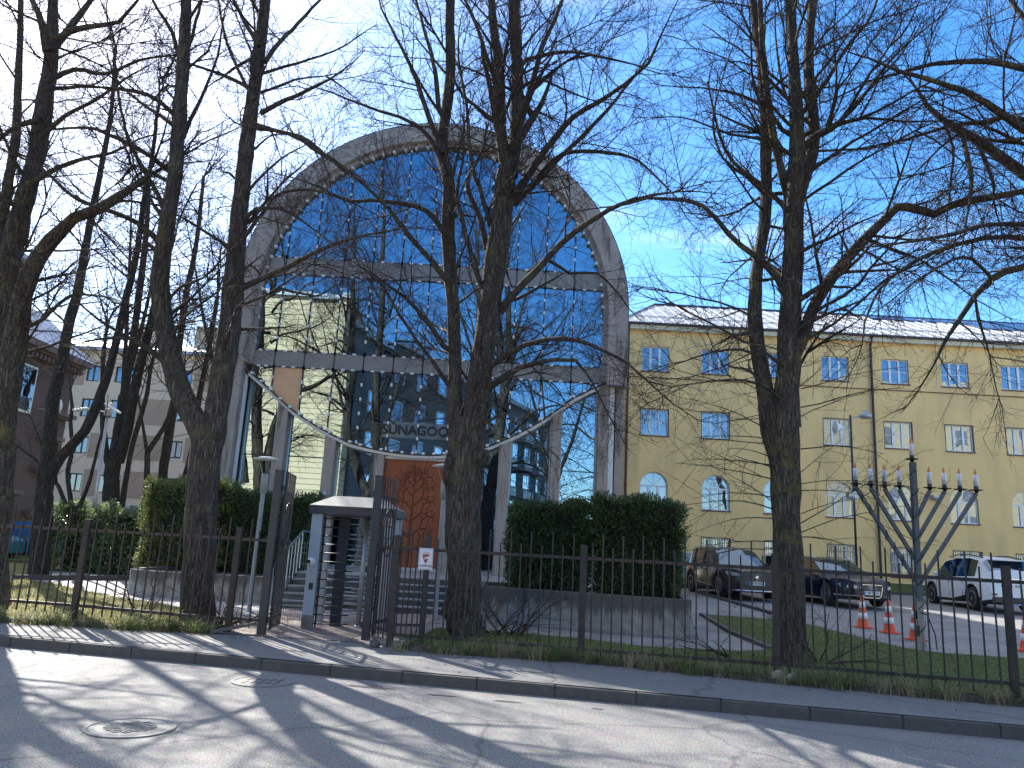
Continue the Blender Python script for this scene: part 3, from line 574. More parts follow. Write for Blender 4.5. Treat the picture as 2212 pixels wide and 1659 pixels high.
def panes(z0f,z1f,n=5,splits=(),orange=None):
    g=MB()
    for a,b in zip(edges,edges[1:]):
        ta,tb=rn.gauss(0,.0030),rn.gauss(0,.0026); xc=(a+b)/2
        xs_=[a+(b-a)*i/n for i in range(n+1)]
        lo=[(x,max(z0f(x),0)) for x in xs_]; hi=[(x,z1f(x)) for x in xs_]
        if all(h[1]-l[1]<.03 for l,h in zip(lo,hi)): continue
        zc=sum(z for _,z in lo+hi)/len(lo+hi)
        Y=lambda x,z: SY+.03+ta*(x-xc)+tb*(z-zc)
        hi=[(x,max(z,l[1]+.001)) for (x,z),l in zip(hi,lo)]
        V=[(x,Y(x,z),z) for x,z in lo]+[(x,Y(x,z),z) for x,z in hi]; k=n+1
        g.add(V,[(i,i+1,k+i+1,k+i) for i in range(n)],1 if orange and a<orange<b else 0)
    return g
oran=mat('orange_pane',(.70,.42,.24),.35,var=.08,bump=.05)
panes(lambda x:10.80,top_z,6).build('upper_glazing',fg,syn,fix=False)
panes(lambda x:7.62,lambda x:10.22,1).build('middle_glazing',fg,syn,fix=False)
panes(curve_z,lambda x:7.10,8,orange=-7.0).build('lower_glazing',[fg,oran],syn,fix=False)
for z0,z1 in ((7.10,7.62),(10.22,10.80)):
    g=MB()
    for a,b in zip(edges,edges[1:]): g.box(a+.006,b-.006,SY-.005,SY+.05,z0,z1)
    g.build('concrete_band',spandrel,syn)
# mullions with their white clamps
def clip(g,x,z,vert):
    if vert: g.box(x-.026,x+.026,SY-.045,SY+.02,z-.05,z+.05,1)
    else: g.box(x-.055,x+.055,SY-.045,SY+.02,z-.025,z+.025,1)
for x in edges[1:-1]:
    g=MB(); z0,z1=curve_z(x),top_z(x); g.box(x-.017,x+.017,SY-.018,SY+.06,z0,z1)
    z=z0+.08
    zs=[z0+.06,7.10,7.62,10.22,10.80,z1-.08]
    for s0,s1 in zip(zs,zs[1:]):
        if s1-s0<.2: continue
        n=max(1,round((s1-s0)/.44)); 
        for i in range(n+1):
            if s0 in (7.10,10.22) and 0<i<n: continue
            clip(g,x,s0+(s1-s0)*i/n,True)
    g.build('mullion',[mull,clipw],syn)
for zz_ in (7.10,7.62,10.22,10.80):
    q=(RI_-.1)**2-(max(0,zz_-CZ))**2; xr=math.sqrt(q); g=MB(); g.box(max(XL,CX-xr),min(XR,CX+xr),SY-.012,SY+.055,zz_-.012,zz_+.012)
    for a,b in zip(edges,edges[1:]):
        for t in (.33,.66):
            x=a+(b-a)*t
            if abs(x-CX)<xr-.05: clip(g,x,zz_,False)
    g.build('transom',[mull,clipw],syn)
# clamps round the rim
g=MB()
for i in range(46):
    a=PI*(i+.5)/46; r=RI_-.16; x,z=CX+r*math.cos(a),CZ+r*math.sin(a)
    g=MB(); g.box(x-.04,x+.04,SY-.16,SY-.02,z-.04,z+.04); g.build('rim_clamp',clipw,syn)
for z in [7.9,8.3,8.7,9.1]:
    for x in (XL+.04,XR-.04): g=MB(); g.box(x-.03,x+.03,SY-.1,SY-.0,z-.045,z+.045); g.build('rim_clamp',clipw,syn)
# metal edge of the curve with clamps
n=70; cx_=[-8.6+(2.97+8.6)*i/n for i in range(n+1)]
def off(d):
    P=[]
    for x in cx_:
        s=(curve_z(min(x+.05,2.97))-curve_z(max(x-.05,-8.6)))/.1; l=math.hypot(1,s); P.append((x-(-s/l)*0+(s/l)*d,curve_z(x)-d/l))
    return P
g=MB(); g.strip(off(.0),off(.035),SY-.10,SY+.12,0); g.strip(off(.045),off(.13),SY-.02,SY+.30,1)
for i in range(2,n-1,2):
    x=cx_[i]; g.box(x-.045,x+.045,SY-.12,SY-.0,curve_z(x)-.02,curve_z(x)+.045,2)
g.build('curved_edge',[mull,white,clipw],syn)
# interior: back wall, floors, curtains
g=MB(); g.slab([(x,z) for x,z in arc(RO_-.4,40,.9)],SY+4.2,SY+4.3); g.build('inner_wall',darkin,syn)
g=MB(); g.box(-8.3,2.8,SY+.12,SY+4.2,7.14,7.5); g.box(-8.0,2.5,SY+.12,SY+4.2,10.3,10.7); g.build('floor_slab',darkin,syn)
g=MB(); rn2=random.Random(4)
def curtain(x0,x1,z0,z1,y):
    n=int((x1-x0)/.04); P=[(x0+(x1-x0)*i/n,y+.05*math.sin(i*1.9)+.02*math.sin(i*.7)) for i in range(n+1)]
    V=[(x,yy,z0) for x,yy in P]+[(x,yy,min(z1,top_z(x)-.3)) for x,yy in P]; g.add(V,[(i,i+1,n+2+i,n+1+i) for i in range(n)])
for a in ((-7.0,-5.0,10.9,14.5),(-4.6,-2.2,10.9,14.5),(-.8,1.9,10.9,13.8)): g=MB(); curtain(*a,SY+.7); g.build('curtain',curt,syn,smooth=True)
# pillars below the curve
PX=[(-7.34,-7.0),(-5.75,-5.41),(-4.16,-3.86),(-1.88,-1.58),(-.25,.06),(1.35,1.62),(2.80,3.10)]
def pillar(x0,x1,y0=SY-.05,y1=SY+.62,zt=None,zb=.95):
    g=MB(); n=6; xs_=[x0+(x1-x0)*i/n for i in range(n+1)]
    T=[(x,(curve_z(x)-.14 if zt is None else zt)) for x in xs_]; g.strip(T,[(x,zb) for x in xs_],y0,y1); return g.build('pillar',conc,syn,bevel=.012)
for a,b in PX[:-1]: pillar(a,b)
pillar(2.78,3.12,SY-.1,SY+.7,7.1); pillar(-9.05,-8.52,SY-.3,SY+1.2,7.13,.3); pillar(3.34,3.61,SY+.12,SY+1.2,7.13,.3)
g=MB(); g.box(3.12,3.30,SY+.1,SY+.2,.5,7.08); g.build('white_strip',white,syn); g=MB(); g.box(-8.50,-8.42,SY-.02,SY+.1,.9,6.9); g.build('white_strip',white,syn)
g=MB(); g.box(3.0,3.62,SY-.33,SY+.2,7.02,7.128); g.build('ledge',conc,syn)
# lower glazing, recessed
bays=[(-8.42,-7.34),(-7.0,-5.75),(-5.41,-4.16),(-1.58,-.25),(.06,1.35),(1.62,2.78)]
for a,b in bays:
    g=MB(); fr=MB(); n=6; xs_=[a+(b-a)*i/n for i in range(n+1)]; ta,tb=rn.gauss(0,.0012),rn.gauss(0,.0012); Y0=SY+.34
    V=[(x,Y0+ta*(x-a)+tb*-3,1.02) for x in xs_]+[(x,Y0+ta*(x-a)+tb*2,curve_z(x)-.12) for x in xs_]; g.add(V,[(i,i+1,n+2+i,n+1+i) for i in range(n)])
    fr.box(a,a+.05,Y0-.06,Y0+.03,1.0,curve_z(a)-.14,0); fr.box(b-.05,b,Y0-.06,Y0+.03,1.0,curve_z(b)-.14,0); fr.box(a+.05,b-.05,Y0-.06,Y0+.03,.98,1.05,0)
    if a<-5 or a>0: fr.box(a+.05,b-.05,Y0-.02,Y0+.02,4.28,4.31,1)
    pn=g.build('ground_floor_glazing',fg,syn,fix=False); fr.build('glazing_frame',[steel,mull],pn)

# door
dr=empty('door',(-2.87,SY+.2,1.0),parent=syn); dr.location=Vector((-2.87,SY+.2,1.0))-Vector((CX,SY,.4)); dr['_o']=(-2.87,SY+.2,1.0)
g=MB(); g.box(-3.84,-2.885,SY+.16,SY+.26,1.08,4.36); g.box(-2.875,-1.9,SY+.16,SY+.26,1.08,4.36); g.build('door_leaves',doorm,dr,bevel=.006)
g=MB(); g.box(-3.86,-1.88,SY+.10,SY+.3,4.36,4.44); g.box(-3.86,-1.88,SY+.02,SY+.14,.98,1.08); g.box(-1.90,-1.84,SY+.08,SY+.3,1.08,4.36); g.build('door_frame',steel,dr)
g=MB(); rd=random.Random(21); YD=SY+.152
def curl(x,z,ang,ln,turn,r0,dep=0):
    P=[]; n=14; a=ang
    for i in range(n+1):
        P.append((x,YD,z)); x+=math.cos(a)*ln/n; z+=math.sin(a)*ln/n; a+=turn*(.3+1.6*(i/n)**1.6)/n*2
        if dep<2 and i in (4,8) : curl(x,z,a-turn/abs(turn)*R(55),ln*.5,-turn*1.0,r0*.7,dep+1)
        if dep==2 and i==7: g.tube([(x,YD,z),(x+math.cos(a-1.2*turn/abs(turn))*.045,YD,z+math.sin(a-1.2*turn/abs(turn))*.045)],[.007,.004],4)
    P=[p for p in P if -3.8<p[0]<-1.95 and 1.2<p[2]<4.3]
    if len(P)>2: g.tube(P,[r0*(1-.6*i/len(P)) for i in range(len(P))],5)
    if dep>=1 and P and rd.random()<.4:
        q=P[-1]; g.lathe([(.001,-.008),(.035,-.006),(.035,.006),(.001,.008)],(q[0],YD,q[2]),10,axis='y')
g.tube([(-2.93,YD,1.1),(-2.90,YD,2.0),(-2.88,YD,3.0),(-2.88,YD,3.8)],[.045,.04,.032,.014],6)
for z,ln in ((1.45,.9),(1.95,.95),(2.4,.95),(2.85,.9),(3.25,.8),(3.55,.6)):
    curl(-2.88,z,R(148),ln,-R(100),.022); curl(-2.88,z+.1,R(32),ln,R(100),.022)
curl(-2.88,3.7,R(110),.45,-R(80),.016); curl(-2.88,3.7,R(70),.45,R(80),.016)
g.build('tree_relief',doorr,dr,fix=False)
# name on a frosted strip
g=MB(); g.box(-3.98,-1.62,SY-.02,SY+.0,5.02,5.52); fro=glass('frosted_strip',(.6,.7,.75),.25,(.55,.66,.68),0,rough=.35); g.build('sign_strip',fro,syn)
text('sign_letters','SÜNAGOOG',.42,mat('sign_black',(.015,.015,.02),.5,bump=0),syn,(-2.80,SY-.045,5.26),(PI/2,0,0),.015,bold=.008)
g=MB(); g.lathe([(.001,0),(.10,0),(.10,.12),(.06,.18),(.001,.2)],(-5.55,SY-.3,3.05),14); 
g.build('dome_camera',galv,syn,smooth=True)
# terrace, steps
g=MB(); g.prism([(-4.95,19.42),(4.15,19.42),(4.15,24.2),(-9.3,24.2),(-9.3,22.95),(-4.95,22.95)],-.1,.99); struct('terrace',g,conc,bevel=.02)
st=empty('stairs',(-2.7,19.0,.3)); tag(st,'grey stone steps leading up to the orange door','stairs')
g=MB()
N5=5
for i in range(N5):
    z1=.27+(i+1)*.144; y0=17.75+i*.33; g.box(-4.9,-.55,y0,19.41,.1 if i==0 else z1-.144,z1-.03,1); g.box(-4.92,-.53,y0-.03,19.41,z1-.029,z1,0)
g.build('steps',[mat('step_edge',(.30,.29,.285),.7,var=.1),mat('step_riser',(.10,.095,.095),.85,var=.15)],st)
# planters
def wall_loop(name,outer,th,z0,z1,label,soilz):
    o=empty(name,(sum(p[0] for p in outer)/len(outer),sum(p[1] for p in outer)/len(outer),z0)); tag(o,label,'planter')
    c=Vector((sum(p[0] for p in outer)/len(outer),sum(p[1] for p in outer)/len(outer)))
    inner=[]
    n=len(outer)
    for i in range(n):
        a=Vector(outer[i-1]);b=Vector(outer[i]);d=Vector(outer[(i+1)%n]); t=((b-a).normalized()+(d-b).normalized()).normalized(); nn=Vector((-t.y,t.x)); 
        if nn.dot(c-b)<0: nn=-nn
        inner.append(tuple(b+nn*th))
    g=MB(); V=[(x,y,z0) for x,y in outer]+[(x,y,z1) for x,y in outer]+[(x,y,z1) for x,y in inner]+[(x,y,z0) for x,y in inner]
    F=[]
    for i in range(n):
        j=(i+1)%n; F+=[(i,j,n+j,n+i),(n+i,n+j,2*n+j,2*n+i),(2*n+i,2*n+j,3*n+j,3*n+i)]
    g.add(V,F); g.build('concrete_wall',conc_dk,o,bevel=.01)
    g=MB(); g.add([(x,y,soilz) for x,y in inner],[tuple(range(n))]); g.build('soil_bed',soil,o)
    return o
wall_loop('planter',[(-.5,16.9),(3.75,15.62),(4.15,17.9),(4.15,19.35),(-.5,19.35)],.18,.12,.985,'stained concrete planter wall holding the dark hedge right of the steps',.9)
LP=[(-4.98,18.35),(-4.98,22.9),(-9.0,22.9)]+[(-7.8+1.2*math.cos(a),19.55+1.2*math.sin(a)) for a in [PI+i*PI/2/8 for i in range(9)]]
wall_loop('planter',LP,.18,.12,.86,'rounded concrete planter left of the steps, in the sun',.78)
# railing left of the steps
o=empty('stair_railing',(-4.85,17.6,.3)); tag(o,'sloping green topped handrail with thin white bars beside the steps','railing')
a=Vector((-4.98,17.3,1.15)); b=Vector((-4.98,19.5,1.95)); g=MB(); g.tube([a,b,b+Vector((0,1.6,0))],.028,8); g.build('handrail',mat('handrail_green',(.10,.17,.15),.4,bump=0),o,smooth=True)
for i in range(9):
    t=i/8; p=a+(b-a)*t; g=MB(); g.tube([(p.x,p.y,.25+.8*t),(p.x,p.y,p.z-.02)],.011,6); g.build('bar',white,o)
# ------------------------------------------------------------------ buildings with real window openings
def wall_openings(g,x0,x1,z0,z1,ops,y,depth=.2,mi=0,rv=0):
    """front wall in the plane y facing -y; ops = (xa,xb,za,zb,arched). Adds reveals."""
    X=sorted({x0,x1}|{o[0] for o in ops}|{o[1] for o in ops}); Z=sorted({z0,z1}|{o[2] for o in ops}|{o[3] for o in ops})
    for a,b in zip(X,X[1:]):
        for c,d in zip(Z,Z[1:]):
            mx_,mz=(a+b)/2,(c+d)/2
            if any(o[0]<mx_<o[1] and o[2]<mz<o[3] for o in ops): continue
            g.add([(a,y,c),(b,y,c),(b,y,d),(a,y,d)],[(0,1,2,3)],mi)
    for xa,xb,za,zb,ar in ops:
        if ar:
            r=(xb-xa)/2; xc=(xa+xb)/2; zs=zb-r; n=14
            A=[(xc+r*math.cos(PI-PI*i/n),zs+r*math.sin(PI-PI*i/n)) for i in range(n+1)]
            for i in range(n//2): g.add([(A[i][0],y,A[i][1]),(A[i+1][0],y,A[i+1][1]),(xa,y,zb)],[(0,1,2)],mi)
            for i in range(n//2,n): g.add([(A[i][0],y,A[i][1]),(A[i+1][0],y,A[i+1][1]),(xb,y,zb)],[(0,1,2)],mi)
            loop=[(xa,za)]+A+[(xb,za)]
        else: loop=[(xa,za),(xa,zb),(xb,zb),(xb,za)]
        k=len(loop)
        for i in range(k):
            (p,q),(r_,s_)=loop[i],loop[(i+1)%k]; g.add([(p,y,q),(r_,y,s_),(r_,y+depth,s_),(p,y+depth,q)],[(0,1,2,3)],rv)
def window(parent,xa,xb,za,zb,ar,y,bars=False,tilt=None):
    """white three-light casement set back in its opening"""
    w_=xb-xa; g=MB(); f=.055; Y0,Y1=y+.09,y+.15; r=w_/2; zs=zb-r if ar else zb
    g.box(xa,xa+f,Y0,Y1,za,zs); g.box(xb-f,xb,Y0,Y1,za,zs); g.box(xa+f,xb-f,Y0,Y1,za,za+f)
    if ar:
        n=14;xc=(xa+xb)/2
        A=[(xc+r*math.cos(PI-PI*i/n),zs+r*math.sin(PI-PI*i/n)) for i in range(n+1)]; B=[(xc+(r-f)*math.cos(PI-PI*i/n),zs+(r-f)*math.sin(PI-PI*i/n)) for i in range(n+1)]
        g.strip(A,B,Y0,Y1); g.box(xa+f,xb-f,Y0,Y1,zs-.04,zs+.04)
        for a in (45,90,135): g.bar((xc,Y0+.03,zs+.04),(xc+(r-f)*math.cos(R(a)),Y0+.03,zs+(r-f)*math.sin(R(a))),.03,.025)
    else: g.box(xa+f,xb-f,Y0,Y1,zb-f,zb)
    zt=zs-(.04 if ar else f)
    for t in (1/3,2/3): x=xa+w_*t; g.box(x-.055,x+.055,Y0-.01,Y1,za+f,zt)
    zm=za+f+(zt-za-f)*(.5)
    for i in range(3):
        x0=xa+w_*i/3+.06;x1=xa+w_*(i+1)/3-.06
        if not ar: g.box(x0,x1,Y0+.02,Y1,zm-.014,zm+.014)
    o=g.build('window',white,parent)
    g=MB(); rn_=random.Random(int(xa*100+za*37)); ta,tb=rn_.gauss(0,.004),rn_.gauss(0,.003)
    n=14; 
    P=[(xa+f,za+f),(xb-f,za+f)]
    if ar: P+=[(xc+(r-f)*math.cos(PI*i/n),zs+(r-f)*math.sin(PI*i/n)) for i in range(n+1)]
    else: P+=[(xb-f,zb-f),(xa+f,zb-f)]
    g.add([(px,Y1-.03+ta*(px-xa)+tb*(pz-za),pz) for px,pz in P],[tuple(range(len(P)))]); g.build('pane',wg,o,fix=False)
    if rn_.random()<.5:
        g=MB(); n=10; x1=xa+w_*rn_.choice((.33,.66,1)); V=[(xa+f+(x1-xa-f)*i/n,Y1+.15+.02*math.sin(i*2.3),z_) for z_ in (za,zt) for i in range(n+1)]
        g.add(V,[(i,i+1,n+2+i,n+1+i) for i in range(n)]); g.build('curtain',curt,o)
    if bars:
        g=MB(); 
        for i in range(12): x=xa+.06+(w_-.12)*i/11; g.tube([(x,y-.03,za+.02),(x,y-.03,zb-.04)],.008,4)
        for z_ in (za+.2,zb-.3): g.tube([(xa-.02,y-.032,z_),(xb+.02,y-.032,z_)],.009,4)
        g.build('window_bars',black,o)
    return o
YB=36.0
yb=empty('yellow_building',(20,YB,.9)); tag(yb,'long yellow rendered building of four storeys with white windows and a light metal roof','building')
ops=[]
for k in range(9):
    x=6.85+2.9*k; h=.655
    ops+=[(x-h,x+h,10.55,11.76,False),(x-h,x+h,7.42,8.68,False),(x-h,x+h,4.06,5.70,True)]
    ops.append((x-h,x+h,1.50,2.80,False))
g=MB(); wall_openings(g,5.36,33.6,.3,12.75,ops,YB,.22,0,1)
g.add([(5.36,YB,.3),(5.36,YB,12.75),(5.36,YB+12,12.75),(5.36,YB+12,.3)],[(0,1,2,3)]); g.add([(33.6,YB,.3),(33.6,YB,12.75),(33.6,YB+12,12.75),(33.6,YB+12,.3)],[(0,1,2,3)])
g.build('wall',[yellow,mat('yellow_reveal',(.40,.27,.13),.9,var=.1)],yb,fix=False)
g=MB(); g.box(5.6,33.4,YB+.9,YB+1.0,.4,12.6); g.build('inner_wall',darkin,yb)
for o in ops:
    xa,xb,za,zb,ar=o; g=MB()
    g.box(xa-.05,xb+.05,YB-.045,YB+.1,za-.055,za-.004)
    if not ar and za<10: g.box(xa-.028,xa-.002,YB-.012,YB+.06,za,zb+.03); g.box(xb+.002,xb+.03,YB-.012,YB+.06,za,zb+.03); g.box(xa,xb,YB-.012,YB+.06,zb+.003,zb+.03)
    wn_=window(yb,*o,YB,bars=(o[2]<2)); g.build('sill',brownt,wn_)
g=MB(); g.box(5.36,33.6,YB-.05,YB-.003,10.20,10.235); g.build('string_course',brownt,yb)
g=MB(); g.box(5.15,33.9,YB-.28,YB+.3,12.55,12.76); g.build('eaves_band',cream,yb)
g=MB(); g.box(5.05,34,YB-.42,YB-.27,12.76,12.86); g.build('gutter',mat('gutter_brown',(.05,.035,.035),.5,bump=0),yb)
# hipped standing seam roof
g=MB(); ez,rz=12.86,15.9; x0,x1=5.05,34.; xr0,xr1=7.86,31.
V=[(x0,YB-.38,ez),(x1,YB-.38,ez),(x1,YB+12.38,ez),(x0,YB+12.38,ez),(xr0,YB+6,rz),(xr1,YB+6,rz)]
g.add(V,[(0,1,5,4),(1,2,5),(2,3,4,5),(3,0,4),(3,2,1,0)])
n=46
for i in range(n):
    x=x0+.3+i*.62
    if x>x1: break
    if x<xr0: t=(x-x0)/(xr0-x0)
    elif x>xr1: t=(x1-x)/(x1-xr1)
    else: t=1
    g.bar((x,YB-.38,ez+.02),(x,YB-.38+6.38*t,ez+(rz-ez)*t+.02),.035,.05)
for t in (.09,.15): g.bar((x0+.4,YB-.38+6.38*t-.1,ez+(rz-ez)*t+.14),(x1-.4,YB-.38+6.38*t-.1,ez+(rz-ez)*t+.14),.03)
for i in range(44):
    x=x0+.6+i*.64; t=.12; g.bar((x,YB-.38+6.38*.06,ez+(rz-ez)*.06),(x,YB-.38+6.38*.15-.1,ez+(rz-ez)*.15+.14),.02)
g.build('roof',roofm,yb)
g=MB(); g.bar((xr0,YB+6,rz+.03),(xr1,YB+6,rz+.03),.22,.08); g.bar((x0,YB-.38,ez+.03),(xr0,YB+6,rz+.03),.12,.06); g.build('ridge_cap',mat('dark_blue_cap',(.04,.05,.09),.4,bump=0),yb)
sol=mat('dark_glass_panel',(.02,.035,.09),.2,bump=0,spec=.8)
for i in range(11):
    x=19.6+i*1.05; a0,a1=(.80,.98) if x<24 else (.55,.95); 
    g=MB(); P=[(x,YB-.38+6.38*a0,ez+(rz-ez)*a0+.04),(x+.9,YB-.38+6.38*a0,ez+(rz-ez)*a0+.04),(x+.9,YB-.38+6.38*a1,ez+(rz-ez)*a1+.04),(x,YB-.38+6.38*a1,ez+(rz-ez)*a1+.04)]
    g.add(P+[(a,b,c+.04) for a,b,c in P],[(4,5,6,7),(0,1,5,4),(1,2,6,5),(2,3,7,6),(3,0,4,7)]); g.build('roof_panel',sol,yb)
for x in (5.52,17.25):
    g=MB(); g.tube([(x,YB-.34,12.8),(x,YB-.12,12.3),(x,YB-.12,.9)],.06,8)
    for z_ in (2.5,5,7.5,10): g.lathe([(.075,-.03),(.075,.03)],(x,YB-.12,z_),8)
    g.build('downpipe',mat('dark_pipe',(.045,.035,.033),.5,bump=0),yb)
for x,z_ in ((19.9,5.2),):
    g=MB(); g.box(x-.12,x+.12,YB-.3,YB,z_-.1,z_+.1); g.tube([(x,YB-.25,z_-.05),(x-.1,YB-.4,z_-.15)],.07,8); g.build('wall_lamp',galv,yb)

# ---- left: dark brown house, seen at a sharp angle
dk=empty('dark_house',(-22,34,.2)); tag(dk,'dark brown plastered old house with stone window ledges at the left edge','building')
XD=-20.87; k_=1.286
def zk(z): return (z-1.75)*k_+1.75
def yk(y): return y*k_
Y0_=26.5
g=MB(); g.box(-36,XD,Y0_,36.0,.0,zk(7.75)); g.build('wall',plaster,dk)
stone=mat('dark_stone_trim',(.16,.125,.115),.85,var=.15,bump=.2)
def side_sill(y0,y1,z,dd=.28,hh=.16,nm='cornice',m=None): g=MB(); g.box(XD-.02,XD+dd,y0,y1,z,z+hh); g.box(XD-.02,XD+dd*.6,y0+.05,y1-.05,z-.1,z-.002); return g.build(nm,m or plaster,dk,bevel=.01)
side_sill(Y0_-.3,36.3,zk(7.55),.6,.26,'cornice',stone)
g=MB()
for i in range(32): y=26.6+i*.3; g.box(XD,XD+.38,y,y+.15,zk(7.26),zk(7.42))
g.build('dentils',stone,dk)
for y0,z_ in ((26.4,3.6),(26.4,2.1),(26.9,5.6),(26.4,4.7),(24.6,2.7)): side_sill(yk(y0),yk(y0)+1.6,zk(z_),.38,.18,'ledge',stone)
for y0,z0,z1 in ((24.9,5.4,7.0),(24.9,.9,2.6),(22.2,5.4,7.0),(22.2,2.9,4.4)):
    g=MB(); y0=yk(y0); z0=zk(z0); z1=zk(z1); g.box(XD-.01,XD+.04,y0,y0+1.15,z0,z1,0); g.box(XD+.04,XD+.06,y0+.1,y0+1.05,z0+.1,z1-.1,1); g.build('window',[white,wg],dk)
ez=zk(7.77); e2=zk(9.3); g=MB(); V=[(XD+.6,Y0_,ez),(XD+.6,36.4,ez),(XD-1.3,35,e2),(XD-1.3,Y0_,e2),(-36,35,e2),(-36,36.4,ez),(-36,Y0_,e2)]
g.add(V,[(0,1,2,3),(1,5,4,2),(3,2,4,6)]); g.build('roof',mat('grey_tin_roof',(.22,.23,.26),.4,metal=.4,var=.15,bump=.1),dk,fix=False)
g=MB(); g.box(-36,XD-2.2,Y0_,34.0,e2,zk(11.0)); 
for i in range(5): g.box(XD-2.2,XD-2.1,27.2+i*1.4,28.2+i*1.4,e2+.3,e2+1.7,1)
g.box(-36.2,XD-1.7,Y0_-.2,34.4,zk(11.0),zk(11.0)+.22,2); g.build('attic_storey',[mat('attic_wall',(.3,.31,.33),.7),wg,galv],dk)
g=MB(); g.tube([(XD-.6,27,e2+.5),(XD-.6,35,e2+.5)],.03,6)
for i in range(9): g.tube([(XD-.6,27+i,e2-.5),(XD-.6,27+i,e2+.5)],.02,4)
g.build('roof_rail',galv,dk)
o=empty('satellite_dish',(XD+.1,33.6,zk(5.6))); tag(o,'small white satellite dish on the dark brown house wall','satellite dish')
g=MB(); c=Vector((XD+.8,33.5,zk(5.75))); g.lathe([(.001,0),(.15,.015),(.3,.06),(.42,.14),(.42,.16),(.28,.08),(.001,.03)],(0,0,0),20,axis='y'); g.v=[tuple(Vector((v[0]*.7,v[1],v[2]))+c) for v in g.v]; g.build('dish',white,o,smooth=True)
g=MB(); g.bar((XD,33.6,c.z-.15),(XD+.8,33.6,c.z-.12),.05); g.bar((XD+.8,33.5,c.z-.15),(XD+.95,33.0,c.z),.025); g.build('arm',galv,o)

# ---- beige flats far behind the park trees
YA=58.0
ap=empty('apartment_house',(-30,YA,.9)); tag(ap,'beige apartment house with brown patches between its windows, beyond the park trees','building')
def dpx(x,y): q=D(x,y,YA); return q.x,q.z
opsA=[]
def wpx(x0,x1,y0,y1):
    a=dpx(x0,y0); b=dpx(x1,y1); opsA.append((min(a[0],b[0]),max(a[0],b[0]),min(a[1],b[1]),max(a[1],b[1]),False))
base=[(187,826,793),(255,828,795),(275,828,795),(410,832,798)]
for z0,z1 in ((12.75,14.0),(10.0,11.4),(7.2,8.5),(4.35,5.7)):
    for xc,w_ in ((-41,1.0),(-38.3,1.7),(-35.0,1.0),(-32.2,1.0),(-29.65,1.7),(-25.1,1.0),(-22.4,1.0),(-19.6,1.7),(-16.8,1.0)): opsA.append((xc-w_/2,xc+w_/2,z0,z1,False))
g=MB(); wall_openings(g,-44,-15,.2,15.2,opsA,YA,.25,0,0); g.box(-44,-15,YA+.3,YA+12,.2,15.15,0); g.build('wall',apt,ap,fix=False)
for z0,z1,xs_ in ((12.4,14.3,((-24.4,-20.6),(-34.4,-32.8))),(9.6,11.6,((-28.6,-25.75),(-37.5,-35.6))),(6.9,8.8,((-31.6,-30.6),(-28.7,-25.7),(-24.4,-23.0))),(4.05,6.05,((-31.6,-30.6),(-28.7,-25.7),(-24.5,-22.95)))):
    for a,b in xs_:
        # keep clear of window openings: split the patch
        seg=[(a,b)]
        for xa,xb,za,zb,_ in opsA:
            if za<z1 and zb>z0:
                seg=[s for (p,q) in seg for s in (((p,q),) if (xb+.05<=p or xa-.05>=q) else tuple(t for t in ((p,xa-.05),(xb+.05,q)) if t[1]-t[0]>.1))]
        for p,q in seg: g=MB(); g.box(p,q,YA-.02,YA-.004,z0,z1); g.build('brown_patch',aptdk,ap)
g=MB(); g.box(-44,-15,YA-.06,YA-.005,.2,3.5); g.build('plinth',mat('pale_blue_plinth',(.36,.39,.44),.9,var=.05),ap)
for o in opsA:
    xa,xb,za,zb,_=o; g=MB(); Y0=YA+.1
    for a,b,c,d in ((xa,xa+.09,za,zb),(xb-.09,xb,za,zb),(xa+.09,xb-.09,za,za+.09),(xa+.09,xb-.09,zb-.09,zb),((xa+xb)/2-.04,(xa+xb)/2+.04,za+.09,zb-.09)): g.box(a,b,Y0,Y0+.08,c,d)
    f_=g.build('window',mat('dark_window_frame',(.05,.035,.035),.5,bump=0),ap); g=MB(); t_=random.Random(int(xa*10)).gauss(0,.006); g.add([(xa+.05,Y0+.05,za+.05),(xb-.05,Y0+.05+t_,za+.05),(xb-.05,Y0+.05+t_,zb-.05),(xa+.05,Y0+.05,zb-.05)],[(0,1,2,3)]); g.build('pane',wg,f_,fix=False)
g=MB(); g.box(-44.4,-14.6,YA-.4,YA+12.4,15.15,15.4); g.add([(-44.4,YA-.4,15.42),(-14.6,YA-.4,15.42),(-14.6,YA+6,17.4),(-44.4,YA+6,17.4)],[(0,1,2,3)]); g.add([(-44.4,YA+12,15.42),(-14.6,YA+12,15.42),(-14.6,YA+6,17.4),(-44.4,YA+6,17.4)],[(0,3,2,1)]); g.build('roof',roofm,ap,fix=False)
for x in (-31.5,-26.5): g=MB(); g.box(x,x+1.6,YA+4,YA+5.2,16,18.6); g.build('chimney',apt,ap)
g=MB(); g.tube([(-20.0,YA-.15,15),(-20.0,YA-.15,1)],.09,8); g.build('downpipe',white,ap)
